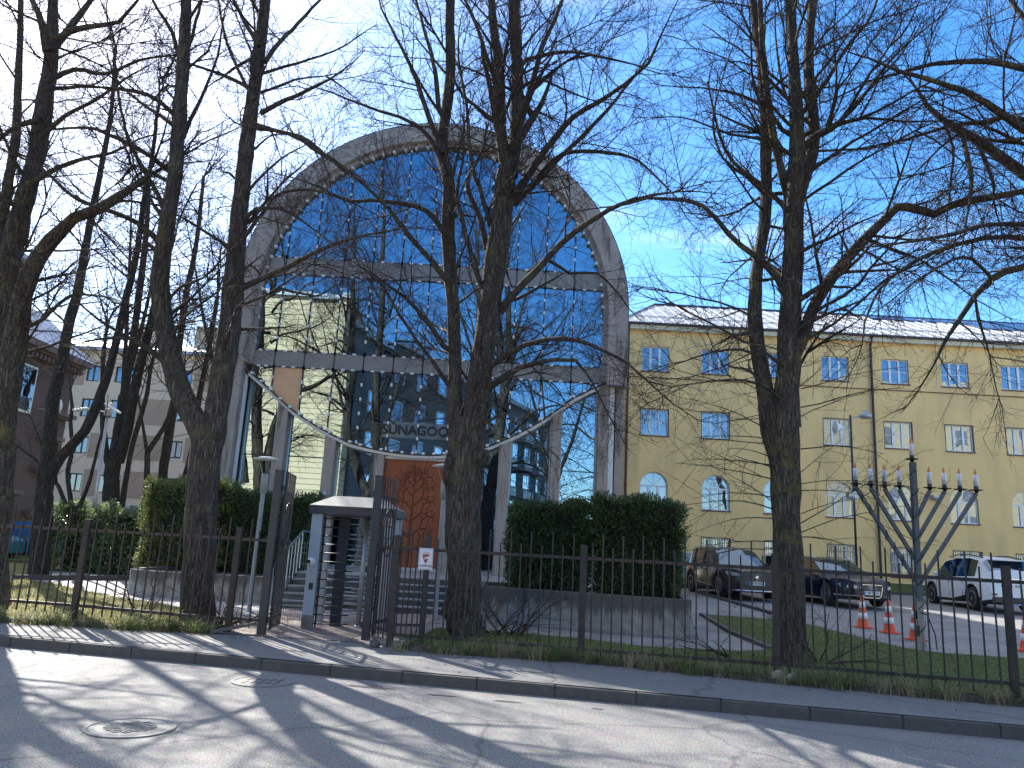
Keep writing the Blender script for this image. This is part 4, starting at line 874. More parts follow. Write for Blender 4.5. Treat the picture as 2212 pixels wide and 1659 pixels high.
# ---- across the street, behind the viewer (seen mirrored in the glass)
o=empty('clapboard_house',(-17,-10,0)); tag(o,'tall pale yellow boarded house across the street, mirrored in the glass front','building')
yb1=boards('pale_yellow_boards',(.80,.60,.33),(.85,.66,.39),(.30,.25,.14),'Z',.42,.8)
g=MB(); g.box(-25,-12.9,-22,-10,0,20.4); g.build('wall',yb1,o); g=MB(); g.box(-25.4,-12.6,-22.3,-9.7,20.4,20.8); g.build('roof',galv,o)
for xx in (-24.2,):
    for z_ in (9,13): g=MB(); g.box(xx,xx+1.2,-10.0,-9.93,z_,z_+1.6); g.build('window',white,o)
o=empty('grey_house',(-6,-25,0)); tag(o,'long dark grey boarded house running back from the street behind the viewer','building')
gb=boards('grey_boards',(.12,.13,.13),(.15,.16,.165),(.06,.065,.07),'Z',.3,.5)
g=MB(); g.prism([(-12.6,-12),(-20,-14),(-6,-62),(6.5,-56)],0,18.6); g.build('wall',gb,o)
g=MB(); g.prism([(-12.3,-11.6),(-20.4,-13.8),(-6.2,-62.6),(6.9,-56)],18.61,19.1); g.build('roof',galv,o)
A_=Vector((-12.6,-12)); B_=Vector((6.5,-56)); dd=(B_-A_).normalized(); nn=Vector((-dd.y,dd.x)); 
if nn.x<0: nn=-nn
for i in range(12):
    for j in range(5):
        p=A_+dd*(2.2+i*3.9)+nn*.04; q=p+dd*1.5; z_=2+j*3.4; g=MB(); g.add([(p.x,p.y,z_),(q.x,q.y,z_),(q.x,q.y,z_+1.7),(p.x,p.y,z_+1.7)],[(0,1,2,3)],1)
        g.bar((p.x,p.y,z_),(q.x,q.y,z_),.12); g.bar((p.x,p.y,z_+1.7),(q.x,q.y,z_+1.7),.12); g.bar((p.x,p.y,z_),(p.x,p.y,z_+1.7),.12); g.bar((q.x,q.y,z_),(q.x,q.y,z_+1.7),.12)
        g.build('window',[white,wg],o)
for i in range(5):
    for j in range(4): p=A_+dd*(20+i*5)+nn*.6; g=MB(); g.bar((p.x,p.y,4.6+j*3.4),(p.x+dd.x*2.6,p.y+dd.y*2.6,4.6+j*3.4),1.1,.9); g.build('balcony',galv,o)
o=empty('cream_house',(52,-16,0)); tag(o,'cream coloured house across the street, mirrored in the right hand windows','building')
g=MB(); ops2=[(43+i*4.2,44.6+i*4.2,2+j*3.6,4+j*3.6,False) for i in range(10) for j in range(6)]
g.box(40,86,-28,-16,0,24); g.build('wall',mat('cream_render',(.66,.60,.40),.9,var=.05),o)
for a,b,c,d,_ in ops2: g=MB(); g.box(a,b,-16.0,-15.92,c,d); g.build('window',[galv],o)

# ------------------------------------------------------------------ hedges
def hedge(name,x0,x1,y0,y1,z0,z1,n,m,label,cat,seed,size=.055,core=.12,rag=.24,group=None,bulge=.17):
    rn=random.Random(seed); o=empty(name,((x0+x1)/2,(y0+y1)/2,z0)); tag(o,label,cat,group)
    def warp(p):
        x,y,z=p; q=Vector((x*1.3,y*1.3,z*1.3)); k=pnoise(q+Vector((seed,0,0)))
        cx,cy=(x0+x1)/2,(y0+y1)/2; t=(z-z0)/(z1-z0)
        s=1-.10*(1-t)*(1 if cat=='hedge' else 0)
        return Vector((cx+(x-cx)*s+bulge*k,cy+(y-cy)*s+bulge*pnoise(q+Vector((0,seed,7))),z+ (rag*pnoise(q*1.7+Vector((3,seed,0))) if t>.7 else 0)))
    g=MB(); c=core; nx=max(2,int((x1-x0)/.3)); nz=max(2,int((z1-z0)/.3)); bm=bmesh.new(); bmesh.ops.create_cube(bm,size=1)
    bmesh.ops.subdivide_edges(bm,edges=bm.edges[:],cuts=5,use_grid_fill=True)
    for v in bm.verts:
        v.co=warp((x0+c+(x1-x0-2*c)*(v.co.x+.5),y0+c+(y1-y0-2*c)*(v.co.y+.5),z0+(z1-z0-c*.35)*(v.co.z+.5)))
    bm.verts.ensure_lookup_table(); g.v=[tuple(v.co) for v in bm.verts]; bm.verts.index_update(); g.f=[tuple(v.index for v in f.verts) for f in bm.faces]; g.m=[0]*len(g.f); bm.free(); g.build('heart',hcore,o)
    g=MB(); V=g.v; F=g.f
    A=[(x1-x0)*(z1-z0),(y1-y0)*(z1-z0),(y1-y0)*(z1-z0),(x1-x0)*(y1-y0)*1.3]; T=sum(A)
    # sprays: a spray is a clump of small flat leaflets pointing up and out
    ns=n//9
    for i in range(ns):
        r=rn.uniform(0,T)
        if r<A[0]: p=(rn.uniform(x0,x1),y0,rn.uniform(z0+.05,z1)); nv=Vector((0,-1,0))
        elif r<A[0]+A[1]: p=(x0,rn.uniform(y0,y1),rn.uniform(z0+.05,z1)); nv=Vector((-1,0,0))
        elif r<A[0]+A[1]+A[2]: p=(x1,rn.uniform(y0,y1),rn.uniform(z0+.05,z1)); nv=Vector((1,0,0))
        else: p=(rn.uniform(x0,x1),rn.uniform(y0,y1),z1); nv=Vector((0,0,1))
        p=warp(p); dens=pnoise(p*2.3+Vector((seed,1,1)))
        if dens<-.28 and rn.random()<.8: continue
        p=p-nv*rn.uniform(0,.16)*(1-dens)
        up=Vector((0,0,1)) if cat!='shrub' else Vector((0,0,.5))
        d=(nv*rn.uniform(.3,1.1)+up*rn.uniform(.2,1)+Vector((rn.gauss(0,.35),rn.gauss(0,.35),rn.gauss(0,.25)))).normalized()
        side=d.cross(Vector((rn.gauss(0,1),rn.gauss(0,1),rn.gauss(0,1)))).normalized()
        for k in range(9):
            t=k/8; c=p+d*(size*3.2*t)+side*(rn.uniform(-1,1)*size*(1.2-.7*t)); s=size*rn.uniform(.5,1)
            e=(d+side*rn.uniform(-.9,.9)+Vector((rn.gauss(0,.3),rn.gauss(0,.3),rn.gauss(0,.3)))).normalized(); f_=e.cross(Vector((rn.gauss(0,1),rn.gauss(0,1),rn.gauss(0,1)))).normalized()*s*.38; b=len(V)
            V.extend([tuple(c-e*s*.5),tuple(c+f_),tuple(c+e*s*.6),tuple(c-f_)]); F.append((b,b+1,b+2,b+3))
    g.m=[0]*len(F); g.build('foliage',m,o,fix=False)
    return o
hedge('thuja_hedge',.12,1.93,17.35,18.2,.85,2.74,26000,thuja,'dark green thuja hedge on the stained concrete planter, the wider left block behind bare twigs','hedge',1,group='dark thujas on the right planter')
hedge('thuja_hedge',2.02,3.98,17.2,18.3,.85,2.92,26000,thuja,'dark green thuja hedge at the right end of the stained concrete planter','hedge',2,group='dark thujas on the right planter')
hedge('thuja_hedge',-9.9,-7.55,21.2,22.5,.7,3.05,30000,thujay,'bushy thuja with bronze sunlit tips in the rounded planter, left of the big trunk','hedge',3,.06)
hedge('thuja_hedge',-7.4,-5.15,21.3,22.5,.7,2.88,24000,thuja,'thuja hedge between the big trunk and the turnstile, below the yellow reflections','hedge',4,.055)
hedge('cherry_laurel',-13.9,-12.4,23.9,25.0,.3,2.25,16000,laurel,'loose bright leaved shrub left of the tall leaning camera pole','shrub',5,.085,.3,.3,group='leafy shrubs behind the path',bulge=.35)
hedge('cherry_laurel',-12.3,-10.6,23.9,25.0,.3,2.15,18000,laurel,'loose bright leaved shrub between the camera pole and the thuja','shrub',6,.085,.3,.3,group='leafy shrubs behind the path',bulge=.35)

# ------------------------------------------------------------------ iron fence
def section(name,P,label,gaps,zr_top,zr_bot,posts=True,phase=0,pick=.165):
    """posts P=[(x,y)], bays between successive posts"""
    o=empty(name,(P[0][0],P[0][1],.15)); tag(o,label,'fence')
    me_p=None
    for i,(x,y) in enumerate(P):
        g=MB(); h=.05
        a=math.atan2(P[min(i+1,len(P)-1)][1]-P[max(i-1,0)][1],P[min(i+1,len(P)-1)][0]-P[max(i-1,0)][0]); c,s=math.cos(a)*h,math.sin(a)*h
        g.prism([(x-c+s,y-s-c),(x+c+s,y+s-c),(x+c-s,y+s+c),(x-c-s,y-s+c)],.02,1.90)
        g.prism([(x-c*1.12+s*1.12,y-s*1.12-c*1.12),(x+c*1.12+s*1.12,y+s*1.12-c*1.12),(x+c*1.12-s*1.12,y+s*1.12+c*1.12),(x-c*1.12-s*1.12,y-s*1.12+c*1.12)],1.62,1.64)
        g.build('post',rustm,o,bevel=.006)
    idx=0
    for b,((x0,y0),(x1,y1)) in enumerate(zip(P,P[1:])):
        A=Vector((x0,y0,0));B=Vector((x1,y1,0)); d=(B-A); L_=d.length; d.normalize(); zb0,zb1=zr_bot(x0),zr_bot(x1)
        g=MB(); g.bar(A+d*.051+Vector((0,0,zr_top(x0))),B-d*.051+Vector((0,0,zr_top(x1))),.035,.05); g.build('rail',fencem,o)
        g=MB(); g.bar(A+d*.051+Vector((0,0,zb0)),B-d*.051+Vector((0,0,zb1)),.035,.05); g.build('rail',fencem,o)
        n=int(round(L_/pick)); 
        for k in range(1,n):
            p=A+d*(L_*k/n); tall=(idx%2==0); idx+=1; zb=zb0+(zb1-zb0)*k/n; lean=random.Random(idx*7+b).uniform(-.006,.006)
            g=MB(); zt=(2.07 if tall else 1.87)+random.Random(idx).uniform(-.008,.008); q=Vector((-d.y,d.x,0))*.027*-1
            g.bar(p+q+Vector((0,0,zb-.14)),p+q+d*lean+Vector((0,0,zt)),.021,.021,up=(d.x,d.y,0)); g.build('picket',fencem,o)
    return o
section('iron_fence',[(-10.0,13.75),(-7.25,13.72),(-4.6,13.7)],'brown iron picket fence left of the open gate, beside the sunny lawn',None,lambda x:1.71,lambda x:interp([(-8.8,.50),(-4.6,.36)],x))
section('iron_fence',[(-1.73,12.9),(1.3,12.65),(4.0,11.57),(6.84,10.69),(9.7,9.8)],'brown iron picket fence running from the gate to the right edge',None,lambda x:1.69,lambda x:interp([(-1.7,.34),(1.3,.30),(4,.36),(6.84,.38)],x))
# gate posts, short side pieces and the open leaves
def gate_post(x,y,label):
    o=empty('gate_post',(x,y,.1)); tag(o,label,'gate post',group='tall posts of the gateway'); g=MB(); g.box(x-.065,x+.065,y-.065,y+.065,.02,2.90); g.build('post',gatem,o,bevel=.006)
    g=MB(); g.box(x-.07,x+.07,y-.07,y+.07,2.90,2.915); g.build('cap',gatem,o)
    for z_ in (.4,1.3,2.6): g=MB(); g.lathe([(.018,-.05),(.018,.05)],(x+(.09 if x<-3 else -.09),y,z_),8); g.bar((x,y,z_),(x+(.09 if x<-3 else -.09),y,z_),.02); g.build('hinge',gatem,o)
    return o
gate_post(-3.98,13.55,'tall dark steel gate post on the left of the entrance, by the lamp'); gate_post(-2.24,13.62,'tall dark steel gate post in front of the turnstile')
def side(A,B,label):
    o=empty('fence_infill',(A[0],A[1],.15)); tag(o,label,'fence'); A=Vector((*A,0));B=Vector((*B,0)); d=(B-A); n=max(2,int(d.length/.16)); d.normalize()
    for z_ in (.38,1.70): g=MB(); g.bar(A+Vector((0,0,z_)),B+Vector((0,0,z_)),.035,.05); g.build('rail',fencem,o)
    for k in range(1,n): p=A+(B-A)*(k/n); g=MB(); g.bar(p+Vector((0,-.027,.25)),p+Vector((0,-.027,2.05 if k%2 else 1.86)),.021); g.build('picket',fencem,o)
side((-4.535,13.69),(-4.05,13.57),'narrow piece of iron fence closing the gap beside the left gate post')
side((-2.17,13.58),(-1.78,12.97),'short piece of iron fence between the right gate post and the fence')
def leaf(A,B,label,ring):
    o=empty('gate_leaf',(A[0],A[1],.2)); tag(o,label,'gate'); A=Vector((*A,0));B=Vector((*B,0)); d=(B-A).normalized()
    for z_ in (.42,1.68,2.55): g=MB(); g.bar(A+Vector((0,0,z_)),B+Vector((0,0,z_)),.03,.055); g.build('rail',gatem,o)
    n=6
    for k in range(n): p=A+(B-A)*(k/(n-1)); g=MB(); g.bar(p+Vector((0,0,.22)),p+Vector((0,0,2.92)),.03 if k in (0,) else .024); g.build('picket',gatem,o)
    c=A+(B-A)*ring+Vector((0,0,1.95)); g=MB(); P=[tuple(c+d*(.30*math.cos(a))+Vector((.02,-.02,.42*math.sin(a)))) for a in [2*PI*i/24 for i in range(25)]]; g.tube(P,.014,6)
    for q in (-.16,0,.16): g.bar(c+d*q+Vector((.02,-.02,-.2)),c+d*q+Vector((.02,-.02,.2)),.02)
    g.bar(c-d*.2+Vector((.02,-.02,-.1)),c+d*.2+Vector((.02,-.02,-.1)),.02); g.bar(c-d*.2+Vector((.02,-.02,.1)),c+d*.2+Vector((.02,-.02,.1)),.02); g.build('ornament',gatem,o)
leaf((-3.90,13.72),(-3.985,14.62),'left leaf of the tall iron gate, swung open and seen almost edge on',.5)
leaf((-2.15,13.72),(-2.02,14.46),'right leaf of the tall iron gate with a round ornament, swung open against the turnstile',.5)
# inner low gate: posts and pickets right of the turnstile
o=empty('inner_gate',(-1.75,14.1,.2)); tag(o,'lower dark iron gate panel standing open right of the turnstile','gate')
for k in range(7):
    p=Vector((-1.92+.09*k,14.25+.02*k,0)); g=MB(); g.bar(p+Vector((0,0,.22)),p+Vector((0,0,2.0 if k%2 else 1.84)),.022); g.build('picket',gatem,o)
g=MB(); g.box(-1.42,-1.32,14.3,14.4,.1,1.95); g.build('post',gatem,o,bevel=.005)
for z_ in (.36,1.68): g=MB(); g.bar((-1.95,14.25,z_),(-1.4,14.36,z_),.03,.045); g.build('rail',gatem,o)
# weathered plank lying by the left gate post
g=MB(); g.bar((-4.75,13.35,.17),(-4.1,13.62,.33),.16,.04); tag(g.build('plank',mat('weathered_wood',(.12,.10,.085),.9,var=.3,scale=5,stretch=(1,8,8)),bevel=.005),'weathered plank leaning against the foot of the left gate post','plank')
# stones at post feet
for i,(x,y,s,l) in enumerate(((-1.95,12.75,.085,'small dark stone lying at the foot of the fence post by the entrance'),(3.93,11.36,.10,'broken concrete lump at the left of the fence post before the big trunk'),(4.14,11.34,.09,'broken concrete lump at the right of the fence post before the big trunk'),(-7.42,13.5,.09,'pale stone in the grass at the fence post on the left'))):
    bm=bmesh.new(); bmesh.ops.create_icosphere(bm,subdivisions=3,radius=s)
    for v in bm.verts: v.co*=1+.35*pnoise(v.co*9+Vector((i*5,0,0))); v.co.z*=.95
    me=bpy.data.meshes.new('stone'); bm.to_mesh(me); bm.free(); ob=bpy.data.objects.new('stone',me); COL.objects.link(ob); ob.location=(x,y,.15+s*.55); me.materials.append(conc if i!=0 else mat('dark_stone',(.07,.065,.065),.8)); tag(ob,l,'stone')
# warning plate
pl=empty('warning_plate',(-1.245,12.78,1.55)); tag(pl,'small white plate with a red shield and the words KAITSE ALL, fixed to the fence','sign')
pc=Vector((-1.245,12.805,1.545)); g=MB(); g.box(pc.x-.115,pc.x+.115,pc.y-.006,pc.y+.002,pc.z-.17,pc.z+.17); g.build('plate',mat('plate_white',(.62,.63,.66),.5,var=.08,bump=0),pl,bevel=.002)
g=MB(); yy=pc.y-.008; fr_=.105
for a,b,c,d in ((-fr_,fr_,.155,.16),(-fr_,fr_,-.16,-.155),(-fr_,-fr_+.004,-.155,.155),(fr_-.004,fr_,-.155,.155)): g.box(pc.x+a,pc.x+b,yy,yy+.003,pc.z+c,pc.z+d)
g.build('border',mat('plate_grey',(.2,.2,.25),.5,bump=0),pl)
sr=mat('shield_red',(.33,.02,.03),.5,bump=0); sw=mat('shield_white',(.7,.7,.7),.5,bump=0)
g=MB(); S=[(-.055,.075),(-.045,.01),(-.02,-.045),(0,-.07),(.02,-.045),(.045,.01),(.055,.075)]; g.slab([(pc.x+a,pc.z+b) for a,b in S],yy,yy+.003,0)
g.slab([(pc.x-.006,pc.z+.035),(pc.x+.050,pc.z+.035),(pc.x+.045,pc.z+.005),(pc.x+.01,pc.z+.005)],yy-.002,yy+.001,1)
g.bar((pc.x-.05,yy-.002,pc.z+.07),(pc.x+.028,yy-.002,pc.z-.03),.007,.003,1); g.slab([(pc.x-.04,pc.z-.003),(pc.x-.01,pc.z+.02),(pc.x+.0,pc.z-.003)],yy-.002,yy+.001,1); g.build('shield',[sr,sw],pl)
ink=mat('plate_ink',(.015,.015,.06),.5,bump=0)
text('lettering','KAITSE ALL',.043,ink,pl,(pc.x,yy,pc.z-.112),(PI/2,0,0),.001,bold=.0012); text('lettering','CAESAR',.028,mat('plate_pink',(.4,.12,.14),.5,bump=0),pl,(pc.x,yy,pc.z+.098),(PI/2,0,0),.001)
g=MB(); rn=random.Random(3)
for i in range(14): x=pc.x+rn.uniform(-.08,.08); z_=pc.z-.075+rn.uniform(-.015,.02)-abs(x-pc.x)*.0; g.bar((x,yy,z_),(x+rn.uniform(.006,.02),yy,z_+rn.uniform(-.006,.006)),.005,.002)
g.box(pc.x-.07,pc.x+.07,yy,yy+.002,pc.z-.146,pc.z-.143); g.build('sketch',mat('sketch_ink',(.09,.09,.1),.6,bump=0),pl)
# old park fence far left
o=empty('park_fence',(-20,26,.3)); tag(o,'dark park railing beyond the lawn, in front of the blue car','fence')
for x0 in [-24+i*2.2 for i in range(6)]: 
    g=MB(); g.box(x0-.04,x0+.04,25.9,25.98,.2,1.75); g.build('post',fencem,o)
for z_ in (.55,1.5): g=MB(); g.box(-24,-13,25.92,25.96,z_,z_+.04); g.build('rail',fencem,o)
for k in range(72): x=-23.9+k*.152; g=MB(); g.box(x-.01,x+.01,25.88,25.9,.45,1.75); g.build('picket',fencem,o)
# ------------------------------------------------------------------ full height turnstile
ts=empty('turnstile',(-2.8,14.6,.16)); tag(ts,'full height steel turnstile under a small metal roof, camera on its grey column','turnstile')
tx0,tx1,ty0,ty1,tz0,tz1=-3.60,-2.08,14.62,15.95,.17,2.24
g=MB(); g.box(tx0,tx0+.20,ty0,ty0+.16,tz0,tz1); g.build('front_column',pan,ts,bevel=.01)
g=MB(); g.box(tx0+.002,tx0+.198,ty0-.003,ty0+.001,tz0+.01,tz0+.24); g.build('rusty_foot',mat('column_foot_rust',(.20,.15,.12),.8,var=.4,scale=9),ts)
g=MB(); g.box(tx1-.16,tx1,ty0+.05,ty0+.2,tz0,tz1); g.build('side_column',pan,ts,bevel=.008)
g=MB(); g.box(tx1-.12,tx1,ty1-.25,ty1,tz0,tz1); g.build('rear_column',pan,ts,bevel=.008)
g=MB(); g.box(tx0,tx0+.12,ty1-.2,ty1,tz0,tz1); g.build('rear_column',pan,ts,bevel=.008)
g=MB(); x0,x1,y0,y1=tx0-.04,tx1+.04,ty0-.08,ty1+.08
g.box(x0,x1,y0,y1,tz1,tz1+.15,1)
V=[(x0-.01,y0-.01,tz1+.151),(x1+.01,y0-.01,tz1+.151),(x1+.01,y1,tz1+.151),(x0-.01,y1,tz1+.151),(x0+.36,y0+.4,tz1+.36),(x1-.36,y0+.4,tz1+.36),(x1-.36,y1-.4,tz1+.36),(x0+.36,y1-.4,tz1+.36)]
g.add(V,[(0,1,5,4),(1,2,6,5),(2,3,7,6),(3,0,4,7),(4,5,6,7)],0); g.build('roof',[mat('turnstile_roof',(.30,.29,.27),.5,metal=.1,var=.1,bump=.05),mat('fascia_dark',(.04,.04,.05),.4,bump=0)],ts)
g=MB(); g.box(tx0+.40,tx0+.60,ty0+.55,ty0+.62,tz0+.02,tz1-.02); g.build('guide_panel',pandk,ts)
g=MB(); g.box(tx0+.22,tx0+.245,ty0+.1,ty0+.14,tz0+.03,tz1-.05); g.build('comb_post',pandk,ts)
for i in range(13):
    z=tz0+.09+i*.158; g=MB(); g.tube([(tx0+.2,ty0+.10,z),(tx0+.62,ty0+.12,z),(tx0+.80,ty0+.26,z)],.012,6); g.build('comb_bar',black,ts,smooth=True)
rx,ry=tx0+.93,ty0+.62
g=MB(); g.tube([(rx,ry,tz0),(rx,ry,tz1)],.048,12); g.lathe([(.09,0),(.09,.03),(.06,.05)],(rx,ry,tz0),14); rotor=g.build('rotor_post',galv,ts,smooth=True)
chrome=mat('chrome_tube',(.62,.63,.65),.22,metal=.9,var=.05,bump=0)
for i in range(10):
    z=tz0+.12+i*.2
    for a in (-20,80,172):
        c,s=math.cos(R(a)),math.sin(R(a)); g=MB(); P=[(rx+c*.05,ry+s*.05,z),(rx+c*.42,ry+s*.42,z),(rx+c*.48,ry+s*.48,z+.02),(rx+c*.50,ry+s*.50,z+.06),(rx+c*.48,ry+s*.48,z+.10),(rx+c*.42,ry+s*.42,z+.12),(rx+c*.05,ry+s*.05,z+.12)]
        g.tube(P,.012,6); g.build('rotor_arm',chrome,ts,smooth=True)
g=MB()
for i in range(9): x=tx1-.14+.0; y=ty0+.24+i*.1; g.tube([(tx1-.03,y,tz0+.03),(tx1-.03,y,tz1-.03)],.011,6)
g.build('side_grille',galv,ts)
g=MB(); g.lathe([(.075,0),(.075,.04),(.06,.06),(.001,.06)],(tx0+.085,ty0-.062,1.36),18,axis='y'); g.build('camera_base',white,ts,smooth=True)
bm=bmesh.new(); bmesh.ops.create_uvsphere(bm,u_segments=18,v_segments=12,radius=.062); me=bpy.data.meshes.new('camera_ball'); bm.to_mesh(me); bm.free(); me.polygons.foreach_set('use_smooth',[True]*len(me.polygons)); ob=bpy.data.objects.new('camera_ball',me); COL.objects.link(ob); ob.parent=ts; ob.location=Vector((tx0+.08,ty0-.085,1.365))-Vector(ts['_o']); me.materials.append(white)
g=MB(); g.lathe([(.036,0),(.034,.02),(.001,.02)],(tx0+.062,ty0-.148,1.36),14,axis='y'); g.build('camera_lens',black,ts)
g=MB(); g.box(tx0+.05,tx0+.15,ty0-.02,ty0-.001,1.05,1.22,0); g.box(tx0+.065,tx0+.125,ty0-.024,ty0-.02,1.075,1.205,1)
for i in range(4):
    for j in range(3): g.box(tx0+.071+j*.018,tx0+.083+j*.018,ty0-.027,ty0-.024,1.085+i*.022,1.099+i*.022,0)
g.build('keypad',[galv,mat('keypad_face',(.33,.33,.30),.5,bump=0)],ts)
g=MB(); g.box(tx0+.075,tx0+.15,ty0-.018,ty0-.001,.86,.98); g.build('card_reader',black,ts,bevel=.008)
g=MB(); g.lathe([(.045,0),(.045,.02),(.001,.03)],(tx0+1.15,ty0+.1,tz1-.18),12,axis='y'); g.build('yellow_light',mat('yellow_lens',(.7,.5,.05),.4,bump=0),ts)
# welded wire gate left of the turnstile
wg_=empty('wire_mesh_gate',(-3.95,15.2,.2)); tag(wg_,'light green welded wire gate between the open iron gate and the turnstile','gate')
mg=mat('green_grey_wire',(.20,.26,.24),.4,metal=.3,bump=0)
g=MB()
for i in range(15): 
    x=-4.28+i*.046; g.tube([(x,15.2,.24),(x,15.2,.84),(x,15.16,.87),(x,15.2,.90),(x,15.2,1.60),(x,15.16,1.64),(x,15.2,1.68),(x,15.2,1.72)],.0035,4)
for z in (.26,.45,.65,.84,.90,1.1,1.3,1.5,1.60,1.68): g.tube([(-4.29,15.195,z),(-3.63,15.195,z)],.004,4)
g.build('wire_panel',mg,wg_,fix=False)
for x in (-4.31,-3.635): g=MB(); g.box(x-.02,x+.02,15.18,15.23,.18,1.66); g.build('frame_post',mg,wg_)
g=MB(); g.box(-4.29,-3.655,15.185,15.225,.5,.53); g.build('frame_bar',mg,wg_)
g=MB(); g.box(-3.69,-3.60,15.1,15.17,.98,1.08); g.build('latch',galv,wg_)
# ------------------------------------------------------------------ lamps
def disc_lamp(x,y,H,label):
    z0=zg(x,y); o=empty('disc_lamp',(x,y,z0)); tag(o,label,'lamp post',group='disc lamps before the entrance')
    g=MB(); g.lathe([(.10,0),(.10,.02),(.05,.03),(.05,.5),(.045,H-.75),(.045,H-.74)],(x,y,z0),14); g.build('pole',lampm,o,smooth=True)
    g=MB(); g.lathe([(.075,H-.74),(.075,H-.36),(.06,H-.34)],(x,y,z0),14); g.build('collar',lampm,o,smooth=True)
    for s in (-1,1): g=MB(); g.bar((x+s*.05,y,z0+H-.36),(x+s*.17,y,z0+H-.05),.02,.012); g.build('strut',lampm,o)
    g=MB(); g.lathe([(.001,H-.055),(.12,H-.05),(.29,H-.035),(.29,H-.02),(.10,H+.03),(.001,H+.035)],(x,y,z0),28); g.build('disc_head',mat('lamp_head',(.62,.62,.60),.45,bump=0),o,smooth=True)
disc_lamp(-5.18,16.6,3.2,'slim lamp post with a flat disc head, standing left of the gateway'); disc_lamp(-1.36,16.9,3.25,'slim lamp post with a flat disc head, half hidden behind the middle trunk')
def gpole(): pass
p=Gg(184,1234); q=D(233,892,p.y); o=empty('camera_pole',tuple(p)); tag(o,'tall grey pole with two white floodlights at its top, leaning over the leafy shrubs','lamp post')
top=Vector((q.x,p.y,q.z)); g=MB(); g.tube([p,top],[.07,.042],12); g.build('pole',galv,o,smooth=True)
g=MB(); g.box(top.x-.08,top.x+.12,top.y-.1,top.y+.05,top.z-.1,top.z+.12); g.build('junction_box',lampm,o,bevel=.01)
for s,dx in ((-1,-.62),(1,.36)):
    g=MB(); c=top+Vector((dx,-.2,.06)); g.bar(top+Vector((0,0,.03)),c,.04); g.build('arm',white,o)
    g=MB(); d=Vector((.35,0,.07 if s<0 else -.20)); g.bar(c-d,c+d*.3,.24,.06); h_=g.build('floodlight',white,o,bevel=.01)
g=MB(); g.lathe([(.08,0),(.09,.08),(.06,.15),(.001,.17)],tuple(top+Vector((.12,-.1,.16))),12); g.build('dome_camera',mat('pink_white',(.6,.5,.46),.5,bump=0),o,smooth=True)
a=D(1836,915,33); o=empty('camera_pole',(14.86,33,zg(14.8,33))); tag(o,'thin pole with a round lamp and a loudspeaker before the yellow wall, between two cars','lamp post')
g=MB(); g.tube([(14.86,33,.6),(14.84,33,8.3)],.05,8); g.build('pole',gatem,o,smooth=True)
g=MB(); g.bar((14.84,33,8.15),(15.35,32.8,8.3),.05); g.build('arm',galv,o)
g=MB(); g.lathe([(.001,.28),(.10,.26),(.10,.12),(.24,.1),(.26,-.05),(.2,-.1),(.001,-.1)],(15.42,32.8,8.25),16); g.build('lamp_head',galv,o,smooth=True)
g=MB(); g.bar((14.84,33,7.6),(14.5,32.8,7.68),.05); g.build('arm',galv,o)
g=MB(); g.lathe([(.05,0),(.10,-.15),(.26,-.42),(.27,-.44),(.001,-.3)],(14.5,32.8,7.68),16,axis='x'); g.build('loudspeaker',white,o,smooth=True)
g=MB(); g.box(14.55,14.95,32.75,33.1,4.65,4.95); g.tube([(14.7,32.75,4.7),(14.6,32.5,4.6)],.09,10); g.build('camera_box',galv,o)
# ------------------------------------------------------------------ nine armed candelabrum
MY=15.5; mz=.27; mb=Gg(1988,1407); MX0=8.14; 
me_=empty('menorah',(MX0,MY,mz)); tag(me_,'tall grey metal menorah with nine glass candles standing at the lawn edge','menorah')
TOPZ=3.92
g=MB(); g.bar((MX0+.0,MY,mz),(MX0+.02,MY,1.25),.13,.13); g.build('concrete_post',conc,me_,bevel=.01)
g=MB(); g.bar((MX0+.02,MY-.02,1.2),(MX0+.05,MY-.02,TOPZ),.105,.105); g.build('shaft',greym,me_,bevel=.006)
XS=[-1.16,-.86,-.58,-.28,.33,.63,.94,1.27]; JZ=[1.55,1.98,2.40,2.80,2.80,2.40,1.98,1.55]; AZ=3.36
def candle(x,z):
    g=MB(); g.lathe([(.001,-.05),(.03,-.045),(.04,-.005),(.115,.01),(.13,.022),(.05,.03),(.045,.03)],(x,MY,z),18); o=g.build('drip_pan',black,me_,smooth=True)
    g=MB(); g.lathe([(.042,.03),(.042,.10)],(x,MY,z),12); g.build('socket',gatem,o)
    g=MB(); g.lathe([(.046,.09),(.046,.33),(.043,.33),(.043,.09)],(x,MY,z),14); g.build('glass_tube',mat('candle_glass',(.72,.72,.74),.15,bump=0),o,smooth=True,fix=False)
    g=MB(); g.lathe([(.034,.09),(.034,.24),(.001,.25)],(x,MY,z),12); g.build('candle',mat('candle_white',(.85,.85,.88),.5,bump=0),o,smooth=True)
    g=MB(); g.lathe([(.008,.30),(.026,.335),(.03,.365),(.02,.41),(.004,.465)],(x,MY,z),10); g.build('flame_bulb',mat('amber_bulb',(.75,.28,.03),.2,spec=.8,bump=0),o,smooth=True)
for x,j in zip(XS,JZ):
    g=MB(); s=1 if x>0 else -1; g.bar((MX0+.04+s*.03,MY,j),(MX0+x+.04,MY,AZ),.058,.07); g.build('arm',greym,me_,bevel=.004); candle(MX0+x+.05,AZ+.05)
candle(MX0+.05,TOPZ+.05)
g=MB(); P=[]
for i in range(90): t=i/89; a=i*.55; P.append((MX0+.04+.075*math.cos(a)*(1+.3*math.sin(i*1.7)),MY-.02+.075*math.sin(a),.35+t*3.4))
g.tube(P,.008,5)
x,j=XS[0],JZ[0]; P=[]
for i in range(60): t=i/59; a=i*.8; P.append((MX0+(x+.04)*t+.05*math.cos(a),MY+.05*math.sin(a),j+(AZ-j)*t+.03*math.cos(a))); 
